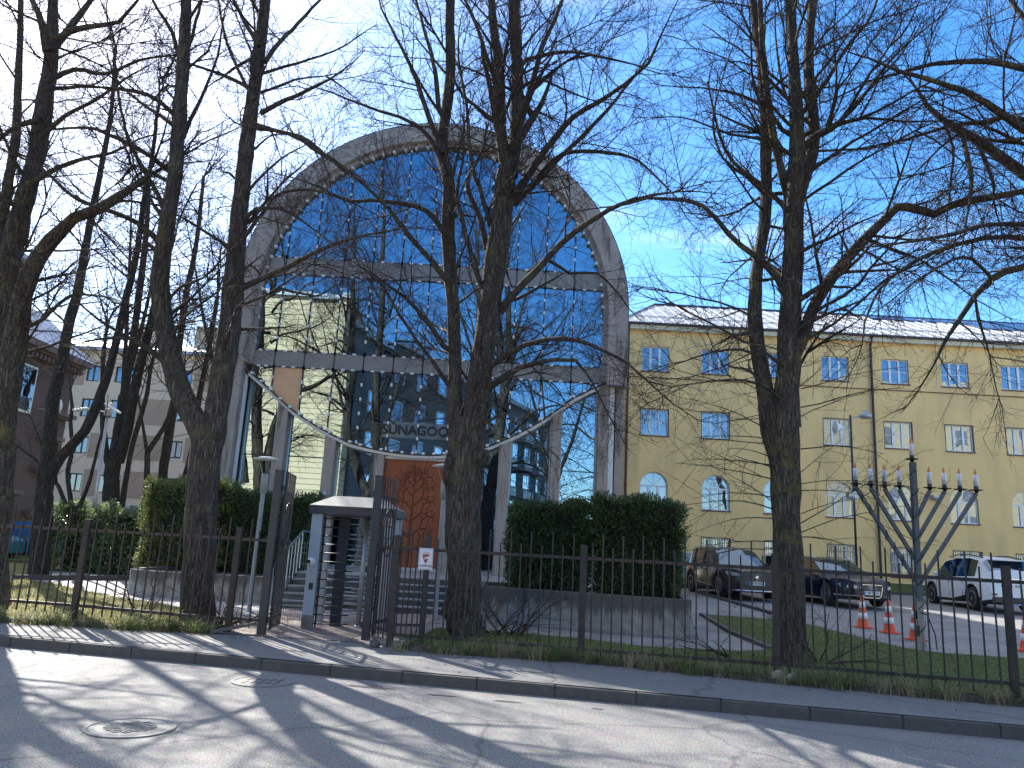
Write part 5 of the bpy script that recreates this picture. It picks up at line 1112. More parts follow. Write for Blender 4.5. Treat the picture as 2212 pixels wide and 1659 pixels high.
g.tube(P,.007,5); g.tube([(MX0,MY-.06,1.0),(MX0+.12,MY-.1,.95),(MX0+.24,MY-.12,.6),(MX0+.26,MY-.12,.32)],.012,6); g.tube([(MX0-.07,MY-.08,1.3),(MX0-.09,MY-.09,.9),(MX0-.05,MY-.1,.6)],.007,5); g.lathe([(.02,-.08),(.025,0),(.02,.08)],(MX0-.09,MY-.09,.95),8)
g.build('cable',rubber,me_,smooth=True)
g=MB(); g.box(MX0-.12,MX0-.05,MY-.12,MY-.05,.55,.75); g.build('socket_box',black,me_)
# ------------------------------------------------------------------ traffic cones
def cone(x,y,label):
    z=zg(x,y); o=empty('traffic_cone',(x,y,z)); tag(o,label,'traffic cone',group='red and white cones in the car park')
    og=mat('cone_orange',(.75,.09,.02),.5,var=.08,bump=0); wh=mat('cone_white',(.75,.74,.72),.5,var=.06,bump=0)
    H=.74; r=lambda t:.135-.105*t
    g=MB(); g.prism([(x-.18+ .04,y-.18),(x+.14,y-.18),(x+.18,y-.14),(x+.18,y+.14),(x+.14,y+.18),(x-.14,y+.18),(x-.18,y+.14),(x-.18,y-.14)],z+.002,z+.03); g.build('base',og,o)
    g=MB(); g.lathe([(.15,.03),(.135,.04),(r(.25),.04+.25*(H-.04)),(r(.55),.04+.55*(H-.04)),(.032,H-.01),(.02,H),(.001,H)],(x,y,z),20); g.build('body',og,o,smooth=True)
    for a,b in ((.24,.44),(.60,.80)):
        f=lambda t:(r(t)+.004,.04+t*(H-.04)); g=MB(); g.lathe([f(a),f(b)],(x,y,z),20); g.build('white_band',wh,o,smooth=True)
cone(8.69,19.1,'red and white traffic cone nearest to the dark blue car, left of the others'); cone(8.88,18.2,'red and white traffic cone standing second, midway to the menorah'); cone(8.90,17.1,'red and white traffic cone half hidden behind the menorah foot'); cone(10.55,16.0,'red and white traffic cone at the right edge beside the last fence post')
# ------------------------------------------------------------------ cabinets and bicycle by the wall
o=empty('meter_cabinet',(6.9,35,.6)); tag(o,'row of pale grey meter cabinets against the yellow wall behind the bicycle','cabinet')
cab=mat('cabinet_grey',(.36,.39,.38),.6,var=.06,bump=.05)
for i in range(3):
    x=6.85+i*.72; g=MB(); g.box(x,x+.7,33.6,34.0,.7,2.05); c_=g.build('cabinet',cab,o,bevel=.01)
    g=MB(); g.box(x+.02,x+.34,33.585,33.598,.8,1.95); g.box(x+.36,x+.68,33.585,33.598,.8,1.95); g.build('cabinet_door',cab,c_)
    g=MB(); g.box(x+.12,x+.3,33.575,33.584,1.82,1.88); g.box(x+.42,x+.6,33.575,33.584,1.82,1.88); g.build('vent',black,c_)
def bicycle(x,y,rz,label):
    z=zg(x,y); o=empty('bicycle',(x,y,z),rz); tag(o,label,'bicycle')
    for wx,nm in ((0,'wheel'),(1.06,'wheel')):
        g=MB(); P=[(wx+.34*math.cos(a),0,.35+.34*math.sin(a)) for a in [2*PI*i/28 for i in range(29)]]; g.tube(P,.018,6); w_=g.build('wheel',rubber,o,smooth=True)
        g=MB(); 
        for i in range(12): a=2*PI*i/12; g.tube([(wx,0,.35),(wx+.33*math.cos(a),0,.35+.33*math.sin(a))],.002,3)
        g.tube([(wx+.315*math.cos(a),0,.35+.315*math.sin(a)) for a in [2*PI*i/28 for i in range(29)]],.01,5); g.build('rim',chrome,w_)
    g=MB(); 
    for a,b in (((1.06,0,.35),(.92,0,.9)),((.92,0,.85),(.40,0,.80)),((.92,0,.72),(.48,0,.32)),((.48,0,.32),(.38,0,.9)),((.48,0,.32),(0,0,.35)),((0,0,.35),(.40,0,.78))): g.tube([a,b],.016,6)
    g.build('frame',black,o,smooth=True)
    g=MB(); g.tube([(.92,0,.9),(.90,0,1.02),(.82,.26,1.04),(.68,.28,1.02)],.012,6); g.tube([(.90,0,1.02),(.82,-.26,1.04),(.68,-.28,1.02)],.012,6); g.build('handlebar',black,o)
    g=MB(); g.bar((.26,0,.95),(.50,0,.97),.14,.05); g.build('saddle',black,o,bevel=.02)
    g=MB(); g.bar((-.28,0,.74),(.16,0,.74),.14,.02); g.bar((0,0,.35),(-.1,0,.73),.02); g.build('rack',black,o)
bicycle(7.55,30.6,R(20),'black bicycle parked by the meter cabinets behind the dark grey car')
# ------------------------------------------------------------------ cars
def carpaint(name,c,metal=.0,rough=.3,dust=.25):
    return mat(name,c,rough,metal=metal,var=.06,scale=1.5,bump=0,coat=.15,spec=.3,stain=None)
def car(name,loc,heading,S,paint,label,L,W,wheels,Rw,glassrange,rear_black=None,style='suv',cat='car'):
    """S: stations (x, zbelt, ztop, wtop_fraction). x from rear 0 to front L. Local +x is forward."""
    rz=math.atan2(heading[1],heading[0]); x0=-L/2
    o=empty(name,loc,rz); tag(o,label,cat)
    cg_=cg; low=.20
    def zb(x):
        z=low+ (.10*max(0,(x-(L-.45))/.45))+(.10*max(0,(.4-x)/.4))
        for wx in wheels:
            q=(Rw+.075)**2-(x-wx)**2
            if q>0: z=max(z,Rw+math.sqrt(q)-.0)
        return z
    def st(x):
        for i in range(len(S)-1):
            if S[i][0]<=x<=S[i+1][0]:
                t=(x-S[i][0])/(S[i+1][0]-S[i][0]); return [a+(b-a)*t for a,b in zip(S[i][1:],S[i+1][1:])]
        return list(S[-1][1:])
    xs_=sorted(set([round(s[0],3) for s in S]+[round(wx+ (Rw+.075)*math.cos(PI*k/8),3) for wx in wheels for k in range(9)]+[0.08,.22,.35,L-.03,L-.07,L-.12,L-.2,L-.3,L-.42,L-.55,L-.7]))
    def hw(x):  # half width in plan
        e=1.0
        if x<.55: e=1-.14*((.55-x)/.55)**2.2
        if x>L-.9: e=1-.42*((x-(L-.9))/.9)**2.5
        return W/2*e
    rows=[]
    for x in xs_:
        zbelt,ztop,wf=st(x); b=zb(x); w_=hw(x); wr=w_*wf; green=ztop-zbelt>.12
        zc=b+(zbelt-b)*.5
        rows.append([(x,0,b+.0),(x,w_*.90,b),(x,w_*.985,b+ (zbelt-b)*.12),(x,w_*1.0,zc),(x,w_*.965,zbelt-.05),(x,w_*.93,zbelt),(x,wr*1.0+.0,ztop-.07 if green else ztop-.03),(x,wr*.86,ztop-.012),(x,0,ztop+ (.02 if green else .015))])
    g=MB(); n=9
    for sgn in (1,-1):
        base=len(g.v); g.v.extend([(p[0]+x0,p[1]*sgn,p[2]) for r in rows for p in r])
        for i in range(len(rows)-1):
            xm=(xs_[i]+xs_[i+1])/2; sa,sb=st(xs_[i]),st(xs_[i+1]); 
            for j in range(n-1):
                mi=0
                if j==5 and glassrange['side'][0]<xm<glassrange['side'][1]: mi=1
                if j in (6,7) :
                    for a,b in (glassrange['ws'],glassrange['rw']):
                        if a<xm<b: mi=1
                if j==5:
                    for a,b in (glassrange['ws'],glassrange['rw']):
                        if a<xm<b and not (glassrange['side'][0]<xm<glassrange['side'][1]): mi=0
                if j in (0,1) and style=='suv': mi=2
                if j==0: mi=2
                q=base+i*n+j; f=(q,q+1,q+n+1,q+n) if sgn<0 else (q,q+n,q+n+1,q+1); g.f.append(f); g.m.append(mi)
        for r,s in ((0,1),(len(rows)-1,-1)):
            q=base+r*n; f=tuple(q+k for k in range(n)); g.f.append(f if s*sgn<0 else f[::-1]); g.m.append(0)
    bd=g.build('body',[paint,cg_,black],o,fix=True)
    bd.data.polygons.foreach_set('use_smooth',[True]*len(bd.data.polygons))
    bd.modifiers.new('e','EDGE_SPLIT').split_angle=R(28)
    # inside: seats and wheel wells
    g=MB(); g.box(x0+.25,x0+L-.25,-W/2*.86,W/2*.86,.22,.80)
    for sx in (L*.35,L*.55): 
        for s in (-1,1): g.box(x0+sx,x0+sx+.16,s*.36-.2,s*.36+.2,.75,1.12); g.box(x0+sx+.02,x0+sx+.12,s*.36-.1,s*.36+.1,1.12,1.32)
    g.build('interior',rubber,o)
    # pillars over the side glass
    for px in glassrange['pillars']:
        zbelt,ztop,wf=st(px); 
        for s in (-1,1): g=MB(); g.bar((px+x0,s*hw(px)*.935,zbelt-.01),(px+x0-.03,s*(hw(px)*wf+.004),ztop-.07),.06,.02,up=(1,0,0)); g.build('window_pillar',black,o)
    # door gaps, sills, handles
    g=MB()
    for px in glassrange['doors']:
        zbelt,_,_=st(px)
        for s in (-1,1): g.bar((px+x0,s*(hw(px)*1.0+.001),max(zb(px),.3)+.06),(px+x0,s*(hw(px)*.972+.001),zbelt-.04),.012,.012,up=(0,1,0))
    g.build('door_gap',rubber,o)
    for px in glassrange['handles']:
        for s in (-1,1): g=MB(); g.bar((px+x0-.1,s*(W/2*.99+.012),st(px)[0]-.13),(px+x0+.1,s*(W/2*.99+.012),st(px)[0]-.13),.03,.03); g.build('door_handle',paint if style=='suv' else chrome,o,bevel=.006)
    # wheels
    for wx in wheels:
        for s in (-1,1):
            g=MB(); yo=s*(W/2-.115); g.lathe([(Rw*.66,-.10),(Rw*.92,-.105),(Rw,-.08),(Rw,.08),(Rw*.92,.105),(Rw*.66,.10)],(wx+x0,yo,Rw),28,axis='y'); t_=g.build('wheel',rubber,o,smooth=True)
            g=MB(); yf=yo+s*.095
            P=[(wx+x0+Rw*.66*math.cos(a),yf,Rw+Rw*.66*math.sin(a)) for a in [2*PI*i/28 for i in range(29)]]; g.tube(P,.014,5)
            for k in range(10 if style!='wagon' else 14): 
                a=2*PI*k/(10 if style!='wagon' else 14)+.2; g.bar((wx+x0+.04*math.cos(a),yf-s*.01,Rw+.04*math.sin(a)),(wx+x0+Rw*.65*math.cos(a+.12),yf-s*.005,Rw+Rw*.65*math.sin(a+.12)),.028,.02,up=(0,1,0))
            g.lathe([(.05,-.015),(.05,.015)],(wx+x0,yf,Rw),12,axis='y'); g.build('rim',chrome if style=='wagon' else mat('rim_grey',(.35,.36,.38),.35,metal=.7,bump=0),t_)
    # mirrors
    mx_=glassrange['ws'][0]-.02
    for s in (-1,1): 
        g=MB(); g.bar((mx_+x0,s*(W/2*.9),st(mx_)[0]+.03),(mx_+x0,s*(W/2+.06),st(mx_)[0]+.07),.05,.03); g.build('mirror_stalk',black,o)
        bm=bmesh.new(); bmesh.ops.create_uvsphere(bm,u_segments=12,v_segments=8,radius=1)
        for v in bm.verts: v.co=Vector((v.co.x*.07,v.co.y*.12,v.co.z*.085))
        me=bpy.data.meshes.new('mirror'); bm.to_mesh(me); bm.free(); me.polygons.foreach_set('use_smooth',[True]*len(me.polygons)); ob=bpy.data.objects.new('mirror',me); COL.objects.link(ob); ob.parent=o; ob.location=(mx_+x0,s*(W/2+.12),st(mx_)[0]+.10); me.materials.append(paint)
    return o,x0,st,hw
def fx(y,W): return -.9+.9*min(1,max(0,(1-abs(y)/(W/2))/.42)**.4)
lampg=glass('lamp_glass',(.95,.97,1),.25,(.75,.78,.8),0)
def plate(o,x,z,t,s,y=0):
    g=MB(); g.box(min(x,x+s*.012),max(x,x+s*.012),y-.26,y+.26,z-.055,z+.055,0); ya=y-.255 if s>0 else y+.205; g.box(min(x,x+s*.0135),max(x,x+s*.0135),ya,ya+.05,z-.05,z+.05,1)
    g.build('number_plate',[mat('plate_reflective',(.72,.72,.70),.4,bump=0),mat('plate_blue',(.02,.08,.45),.4,bump=0)],o)
    text('plate_text',t,.095,mat('plate_black',(.01,.01,.01),.5,bump=0),o,(x+s*.015,y+.025*s,z),(PI/2,0,PI/2 if s>0 else -PI/2),.002,bold=.002)
# (local +y is the car's left; looking at the front from outside, left in the picture is the car's right = -y)
# dark grey crossover
gp=carpaint('dark_grey_brown_paint',(.028,.025,.024),.0,.3); 
S=[(0,.95,1.0,.90),(.12,1.0,1.30,.84),(.45,1.02,1.58,.78),(1.1,1.02,1.64,.76),(2.2,1.0,1.62,.75),(2.75,.98,1.55,.76),(3.45,.97,1.02,.90),(4.0,.90,.95,.90),(4.32,.86,.93,.90),(4.45,.80,.88,.92)]
h=Vector((.10,-1)).normalized(); pc_=Vector((8.05,26.15))-h*(3.55-2.225)
o,x0,st,hw=car('parked_suv',(pc_.x,pc_.y,zg(pc_.x,pc_.y)+.01),h,S,gp,'dark grey brown crossover car with chrome bumper trim, nose to the camera behind the fence',4.45,1.84,(.80,3.50),.36,dict(side=(.35,3.1),ws=(2.75,3.45),rw=(.12,.45),pillars=(.95,1.9),doors=(.95,1.95,3.05),handles=(1.15,2.15)))
xf=x0+4.45
g=MB(); n=9
for i in range(n):
    for j in range(19):
        y=-.55+1.1*j/18; z=.50+.30*i/(n-1); sc_=.022*(1-.6*abs(y)/.6)
        xx=xf+fx(y,1.84)+.012; g.bar((xx,y-sc_,z-.01),(xx+.012,y+sc_,z+.008),.012,.01)
g.build('grille',chrome,o)
g=MB(); P=[(xf+fx(y,1.84)+.006,y) for y in [-.62+.124*i for i in range(11)]]
V=[(x,y,.46) for x,y in P]+[(x-.02,y,.82) for x,y in P]+[(x-.12,y,.46) for x,y in P]+[(x-.12,y,.82) for x,y in P]; g.add(V,[(i,i+1,12+i,11+i) for i in range(10)]); g.build('grille_panel',black,o,fix=False)
plate(o,xf+.018,.50,'770 RSK',1)
g=MB(); P=[(xf+fx(y,1.84)+.01,y,.27) for y in [-.75+.15*i for i in range(11)]]; g.tube(P,.028,6); g.build('bumper_trim',chrome,o,smooth=True)
for s in (-1,1):
    g=MB(); g.slab([(0,0),(.30,.02),(.34,.15),(.04,.10)],-.01,.02); V=[]
    for (a,b,c) in g.v: V.append((xf+fx(.54+a*.95,1.84)+.010+b*.5,s*(.54+a*.95),.70+c))
    g.v=V; g.build('headlight',mat('headlight_silver',(.55,.58,.62),.15,metal=.6,bump=0),o)
g=MB(); g.lathe([(.001,0),(.055,0),(.05,.02),(.001,.025)],(xf+.01,0,.69),12,axis='x'); g.bar((xf+.03,-.02,.64),(xf+.03,.02,.75),.03,.012); g.build('badge',chrome,o)
for s in (-1,1): g=MB(); g.tube([(x0+.5,s*.62,1.60),(x0+1.2,s*.63,1.69),(x0+2.5,s*.62,1.64),(x0+2.7,s*.62,1.58)],.018,6); g.build('roof_rail',chrome,o,smooth=True)
for s in (-1,1): g=MB(); g.bar((x0+1.3,s*.925,.42),(x0+2.9,s*.925,.36),.02,.035); g.build('side_trim',chrome,o)
# dark blue estate
bp_=carpaint('navy_paint',(.008,.012,.03),.0,.28)
S=[(0,.88,.95,.90),(.15,.90,1.10,.84),(.65,.93,1.36,.76),(1.4,.93,1.45,.74),(2.4,.92,1.45,.73),(2.95,.90,1.38,.74),(3.75,.90,.95,.90),(4.4,.83,.88,.90),(4.78,.78,.84,.92),(4.93,.70,.77,.94)]
h=Vector((.14,-1)).normalized(); pc_=Vector((11.1,24.95))-h*(4.0-2.465)
o,x0,st,hw=car('parked_estate_car',(pc_.x,pc_.y,zg(pc_.x,pc_.y)+.005),h,S,bp_,'navy blue estate car with a tall chrome rimmed grille, parked right of the big trunk',4.93,1.86,(1.05,3.92),.335,dict(side=(.6,3.35),ws=(2.95,3.75),rw=(.15,.65),pillars=(1.35,2.25),doors=(1.35,2.3,3.4),handles=(1.55,2.5)),style='wagon')
xf=x0+4.93
GR=[(-.33,.68),(-.36,.60),(-.30,.36),(-.24,.30),(.24,.30),(.30,.36),(.36,.60),(.33,.68)]
g=MB(); V=[(xf+.01,y,z) for y,z in GR]; g.add(V,[tuple(range(8))]); g.build('grille_panel',black,o,fix=False)
g=MB(); g.tube([(xf+.015,y,z) for y,z in GR+[GR[0]]],.014,6); g.build('grille_rim',chrome,o)
g=MB(); 
for i in range(9): z=.34+i*.038; g.bar((xf+.016,-.30,z),(xf+.016,.30,z),.006,.006)
g.build('grille_bar',mat('grille_dark_chrome',(.12,.12,.13),.3,metal=.6,bump=0),o)
g=MB()
for k in range(4): g.tube([(xf+.035,-.098+k*.065+.044*math.cos(a),.59+.044*math.sin(a)) for a in [2*PI*i/18 for i in range(19)]],.007,5)
g.build('ring_emblem',chrome,o,smooth=True)
plate(o,xf+.02,.44,'207 DCH',1)
for s in (-1,1):
    g=MB(); V=[]; base_=[(.42,.50),(.78,.55),(.84,.66),(.80,.70),(.44,.66)]
    for y,z in base_: V.append((xf+fx(y,1.86)+.012,s*y,z))
    for y,z in base_: V.append((xf+fx(y,1.86)-.12,s*y,z))
    g.add(V,[(0,1,2,3,4),(9,8,7,6,5)]+[(i,(i+1)%5,5+(i+1)%5,5+i) for i in range(5)]); hl=g.build('headlight',mat('headlight_silver',(.55,.58,.62),.15,metal=.6,bump=0),o)
    for q in (.53,.67): g=MB(); g.lathe([(.05,0),(.05,.012),(.034,.016),(.034,.0),(.001,-.0)],(xf+fx(q,1.86)+.01,s*q,.60),14,axis='x'); g.build('lens',white,hl)
    g=MB(); g.tube([(xf+fx(yy_,1.86)+.01,s*yy_,.34) for yy_ in (.42,.55,.65,.75,.84,.90)],.012,5); g.build('bumper_trim',chrome,o)
for s in (-1,1): g=MB(); g.tube([(x0+.7,s*.64,1.40),(x0+1.4,s*.645,1.49),(x0+2.6,s*.635,1.48),(x0+2.9,s*.63,1.42)],.016,6); g.build('roof_rail',chrome,o,smooth=True)
# white crossover, rear to the camera
wp=carpaint('white_paint',(.70,.72,.74),0,.3,0)
S=[(0,.95,1.05,.92),(.10,1.02,1.28,.88),(.55,1.05,1.60,.76),(1.3,1.04,1.70,.74),(2.2,1.0,1.69,.73),(2.9,.98,1.58,.75),(3.6,.97,1.03,.90),(4.2,.90,.95,.88),(4.45,.80,.86,.88),(4.57,.62,.74,.9)]
h=Vector((.056,1)).normalized(); pc_=Vector((16.17,25.62))+h*(2.285-.93)
o,x0,st,hw=car('parked_suv',(pc_.x,pc_.y,zg(pc_.x,pc_.y)-.005),h,S,wp,'white crossover car parked facing the yellow building at the right edge',4.57,1.84,(.95,3.62),.355,dict(side=(.75,3.2),ws=(2.9,3.6),rw=(.10,.55),pillars=(1.35,2.15),doors=(1.5,2.35,3.2),handles=(1.55,2.45)))
g=MB(); g.box(x0-.02,x0+.1,-.78,.78,.28,.46); g.box(x0-.03,x0+.02,-.55,.55,.24,.28); g.build('rear_bumper',black,o,bevel=.02)
g=MB(); g.tube([(x0-.035,-.45,.25),(x0-.035,.45,.25)],.015,5); g.build('bumper_trim',chrome,o)
g=MB(); g.box(x0-.005,x0+.02,-.50,.50,.99,1.03); g.build('tailgate_trim',chrome,o)
red=mat('tail_lamp_red',(.25,.01,.01),.2,spec=.8,bump=0)
for s in (-1,1):
    g=MB(); g.slab([(0,0),(.12,-.03),(.42,.06),(.42,.12),(.1,.10)],0,.02); g.v=[(x0-.012+.55*(a/.42)**2.6*.55+b,s*(.50+a*.78),.90+c) for a,b,c in g.v]; g.build('tail_lamp',red,o)
    g=MB(); g.box(x0-.01,x0+.05,s*.70-.09,s*.70+.09,.50,.56); g.build('reflector',red,o)
    g=MB(); g.tube([(x0+.7,s*.60,1.66),(x0+1.4,s*.605,1.745),(x0+2.3,s*.60,1.74),(x0+2.8,s*.60,1.66)],.02,6); g.build('roof_rail',black,o,smooth=True)
g=MB(); g.box(x0+.25,x0+.62,-.55,.55,1.58,1.62); g.build('rear_spoiler',wp,o,bevel=.01)
plate(o,x0-.012,.80,'BVD',-1)
# pale blue car far left behind the park fence
lb=carpaint('sky_blue_paint',(.03,.09,.15),.1,.3,0)
S=[(0,.85,.95,.90),(.12,.90,1.2,.84),(.5,.92,1.42,.78),(1.2,.92,1.47,.76),(2.2,.90,1.45,.75),(2.8,.88,.98,.9),(3.5,.82,.9,.9),(3.9,.70,.8,.9),(4.0,.55,.7,.92)]
o,x0,st,hw=car('parked_hatchback',(-17.3,31,.45),(1,.12),S,lb,'bright blue small car behind the park railing at the far left',4.0,1.7,(.75,3.2),.31,dict(side=(.4,2.6),ws=(2.2,2.8),rw=(.12,.5),pillars=(1.3,),doors=(1.3,2.4),handles=(1.5,)))
o,x0,st,hw=car('parked_hatchback',(-19.2,28,.45),(1,.05),S,carpaint('teal_paint',(.02,.16,.24),.1,.3,0),'dark teal small car behind the park railing, left of the bright blue one',4.0,1.7,(.75,3.2),.31,dict(side=(.4,2.6),ws=(2.2,2.8),rw=(.12,.5),pillars=(1.3,),doors=(1.3,2.4),handles=(1.5,)))
# ------------------------------------------------------------------ leafless trees
class Tree:
    def __init__(s,seed,ts=1.): s.ts=ts; s.rn=random.Random(seed); s.seed=seed; s.T=MB(); s.B=MB(); s.V=[]; s.F=[]; s.nt=0
    def twig(s,P,r0,r1,n=3):
        k=len(P); b=len(s.V); V=s.V; r0*=s.ts; r1*=s.ts
        d=(P[-1]-P[0]); 
        if d.length<1e-6: return
        d.normalize(); a=Vector((0,0,1)) if abs(d.z)<.9 else Vector((1,0,0)); x=d.cross(a).normalized(); y=d.cross(x)
        dirs=[x*math.cos(2*PI*j/n)+y*math.sin(2*PI*j/n) for j in range(n)]
        for i,p in enumerate(P):
            r=r0+(r1-r0)*i/(k-1)
            for q in dirs: V.append((p.x+q.x*r,p.y+q.y*r,p.z+q.z*r))
        for i in range(k-1):
            o=b+i*n
            for j in range(n): j2=(j+1)%n; s.F.append((o+j,o+j2,o+n+j2,o+n+j))
        s.nt+=1
    def path(s,p,d,ln,seg,wig,trop):
        rn=s.rn; P=[p.copy()]; d=d.normalized(); st=ln/seg
        for i in range(seg):
            d=(d+Vector((rn.gauss(0,wig),rn.gauss(0,wig),rn.gauss(0,wig)+trop))).normalized(); p=p+d*st; P.append(p.copy())
        return P
    def side(s,d,ang):
        rn=s.rn; a=Vector((rn.gauss(0,1),rn.gauss(0,1),rn.gauss(0,.6))); x=d.cross(a)
        if x.length<1e-4: x=Vector((1,0,0))
        x.normalize(); return (d*math.cos(ang)+x*math.sin(ang)).normalized()
    def l3(s,p,d,ln):
        s.twig(s.path(p,d,ln,4,.13,.008),.0027,.0015)
    def l2(s,p,d,ln,r=.0075,dens=1.0):
        rn=s.rn; P=s.path(p,d,ln,6,.10,.012); s.twig(P,r,.0024)
        n=max(2,int(ln/.125*dens))
        for k in range(n):
            t=(k+rn.random())/n*.95+.05; i=min(5,int(t*6)); q=P[i]+(P[i+1]-P[i])*(t*6-i); dd=(P[i+1]-P[i]).normalized()
            s.l3(q,s.side(dd,rn.uniform(.5,1.0)),rn.uniform(.12,.42)*(1.15-t*.5))
    def l1(s,p,d,ln,r,dens=1.0,trop=.02,wig=.115):
        rn=s.rn; seg=max(5,int(ln/.3)); P=s.path(p,d,ln,seg,wig,trop); k=len(P)
        s.B.tube(P,[r*(1-.8*i/(k-1))+.002 for i in range(k)],6 if r>.03 else 5,cap=False)
        n=max(2,int(ln/.20*dens))
        for j in range(n):
            t=.10+.9*(j+rn.random())/n; t=min(t,.999); f=t*seg; i=int(f); q=P[i]+(P[i+1]-P[i])*(f-i); dd=(P[i+1]-P[i]).normalized()
            l=rn.uniform(.5,1.5)*(1.15-.6*t)*min(1,.5+ln/3); s.l2(q,s.side(dd,rn.uniform(.5,1.05)),l,max(.0042,min(.0085,r*.42)),dens)
            if rn.random()<.17 and ln>1.3 and t<.75: s.l1(q,s.side(dd,rn.uniform(.45,.85)),ln*.62*rn.uniform(.6,1),r*.6,dens,trop,wig)
        return P
    def stem(s,P,main=True,wob=.16,start=.0,gap=.42,lng=(1.2,3.2),dens=1.0,up=.35,ring=None,branches=True,sprout=0,into=None,zmin=0):
        """P list of (Vector,radius): a thick limb with branches along it"""
        S=spline(P,.22); rn=s.rn; mb_=s.T if into is None else into
        pts_=[]; ra=[]
        for i,(p,r) in enumerate(S):
            j=.035*r if r>.05 else .2*r
            pts_.append(p+Vector((rn.gauss(0,j),rn.gauss(0,j),0)) if 0<i<len(S)-1 else p); ra.append(r*(1+.10*pnoise(Vector((s.seed,p.z*2.2,p.x)))) )
        n=ring or (20 if P[0][1]>.2 else 12 if P[0][1]>.08 else 8)
        mb_.tube(pts_,ra,n,wob=wob,seed=s.seed*3.1,cap=False)
        if not branches: return
        pe,re=S[-1]; de=(S[-1][0]-S[-3 if len(S)>2 else 0][0]).normalized()
        if re<.03: s.l1(pe-de*.02,de,rn.uniform(.9,1.6),re*.95,dens,.0,.1)
        elif pe.z<40:
            for _ in range(3): s.l1(pe-de*.05,(de+Vector((rn.gauss(0,.28),rn.gauss(0,.28),rn.gauss(0,.1)))).normalized(),rn.uniform(1.8,3),re*rn.uniform(.45,.75),dens,.02,.1)
        L_=0; acc=rn.uniform(0,gap)
        for i in range(1,len(S)):
            L_+=(S[i][0]-S[i-1][0]).length; acc+=(S[i][0]-S[i-1][0]).length
            if L_<start or acc<gap*rn.uniform(.6,1.4) or S[i][0].z<zmin*rn.uniform(.9,1.15): continue
            acc=0; p,r=S[i]; d=(S[i][0]-S[i-1][0]).normalized()
            a=rn.uniform(0,2*PI); o=Vector((math.cos(a),math.sin(a),0)); o=(o-d*o.dot(d)).normalized()
            dd=(o+d*rn.uniform(.25,.9)+Vector((0,0,rn.uniform(-.1,up)))).normalized()
            thin=max(.009,min(.045,r*.28))*rn.uniform(.6,1.2)
            ln=rn.uniform(*lng)*min(1,.45+thin/.035)
            s.l1(p+dd*r*.4,dd,ln,thin,dens,.012)
        if sprout:
            tot=sum((S[i][0]-S[i-1][0]).length for i in range(1,len(S)))
            for _ in range(sprout):
                i=rn.randint(1,len(S)-1); p,r=S[i]
                if p.z<1.6: continue
                a=rn.uniform(0,2*PI); d=Vector((math.cos(a),math.sin(a)*.8,rn.uniform(-.1,.45)))
                s.l1(p+d.normalized()*r*.7,d,rn.uniform(.6,1.7),rn.uniform(.004,.009),dens*.55,-.045,.09)
    def done(s,name,label,bk,tw,group,cat='tree',base=None):
        o=empty(name,base); tag(o,label,cat,group)
        if s.T.v: s.T.build('trunk',bk,o,smooth=True)
        if s.B.v: s.B.build('branches',bk,o,smooth=True,fix=False)
        g=MB(); g.v=s.V; g.f=s.F; g.m=[0]*len(s.F); 
        if g.v: g.build('twigs',tw,o,fix=False)
        return o
KW=1.
def px(L,Y0,dY=0.):
    """[(x,y,width px)] -> stem centreline at depth Y0, drifting by dY towards its end"""
    out=[]; n=len(L)
    for i,(x,y,w_) in enumerate(L):
        Y=Y0+dY*i/max(1,n-1); p=D(x,y,Y); dist=cF.dot(p-Vector((0,0,EYE))); out.append((p,max(.006,w_*KW/2*dist/FPX)))
    return out
GRP='old lime trees along the fence'
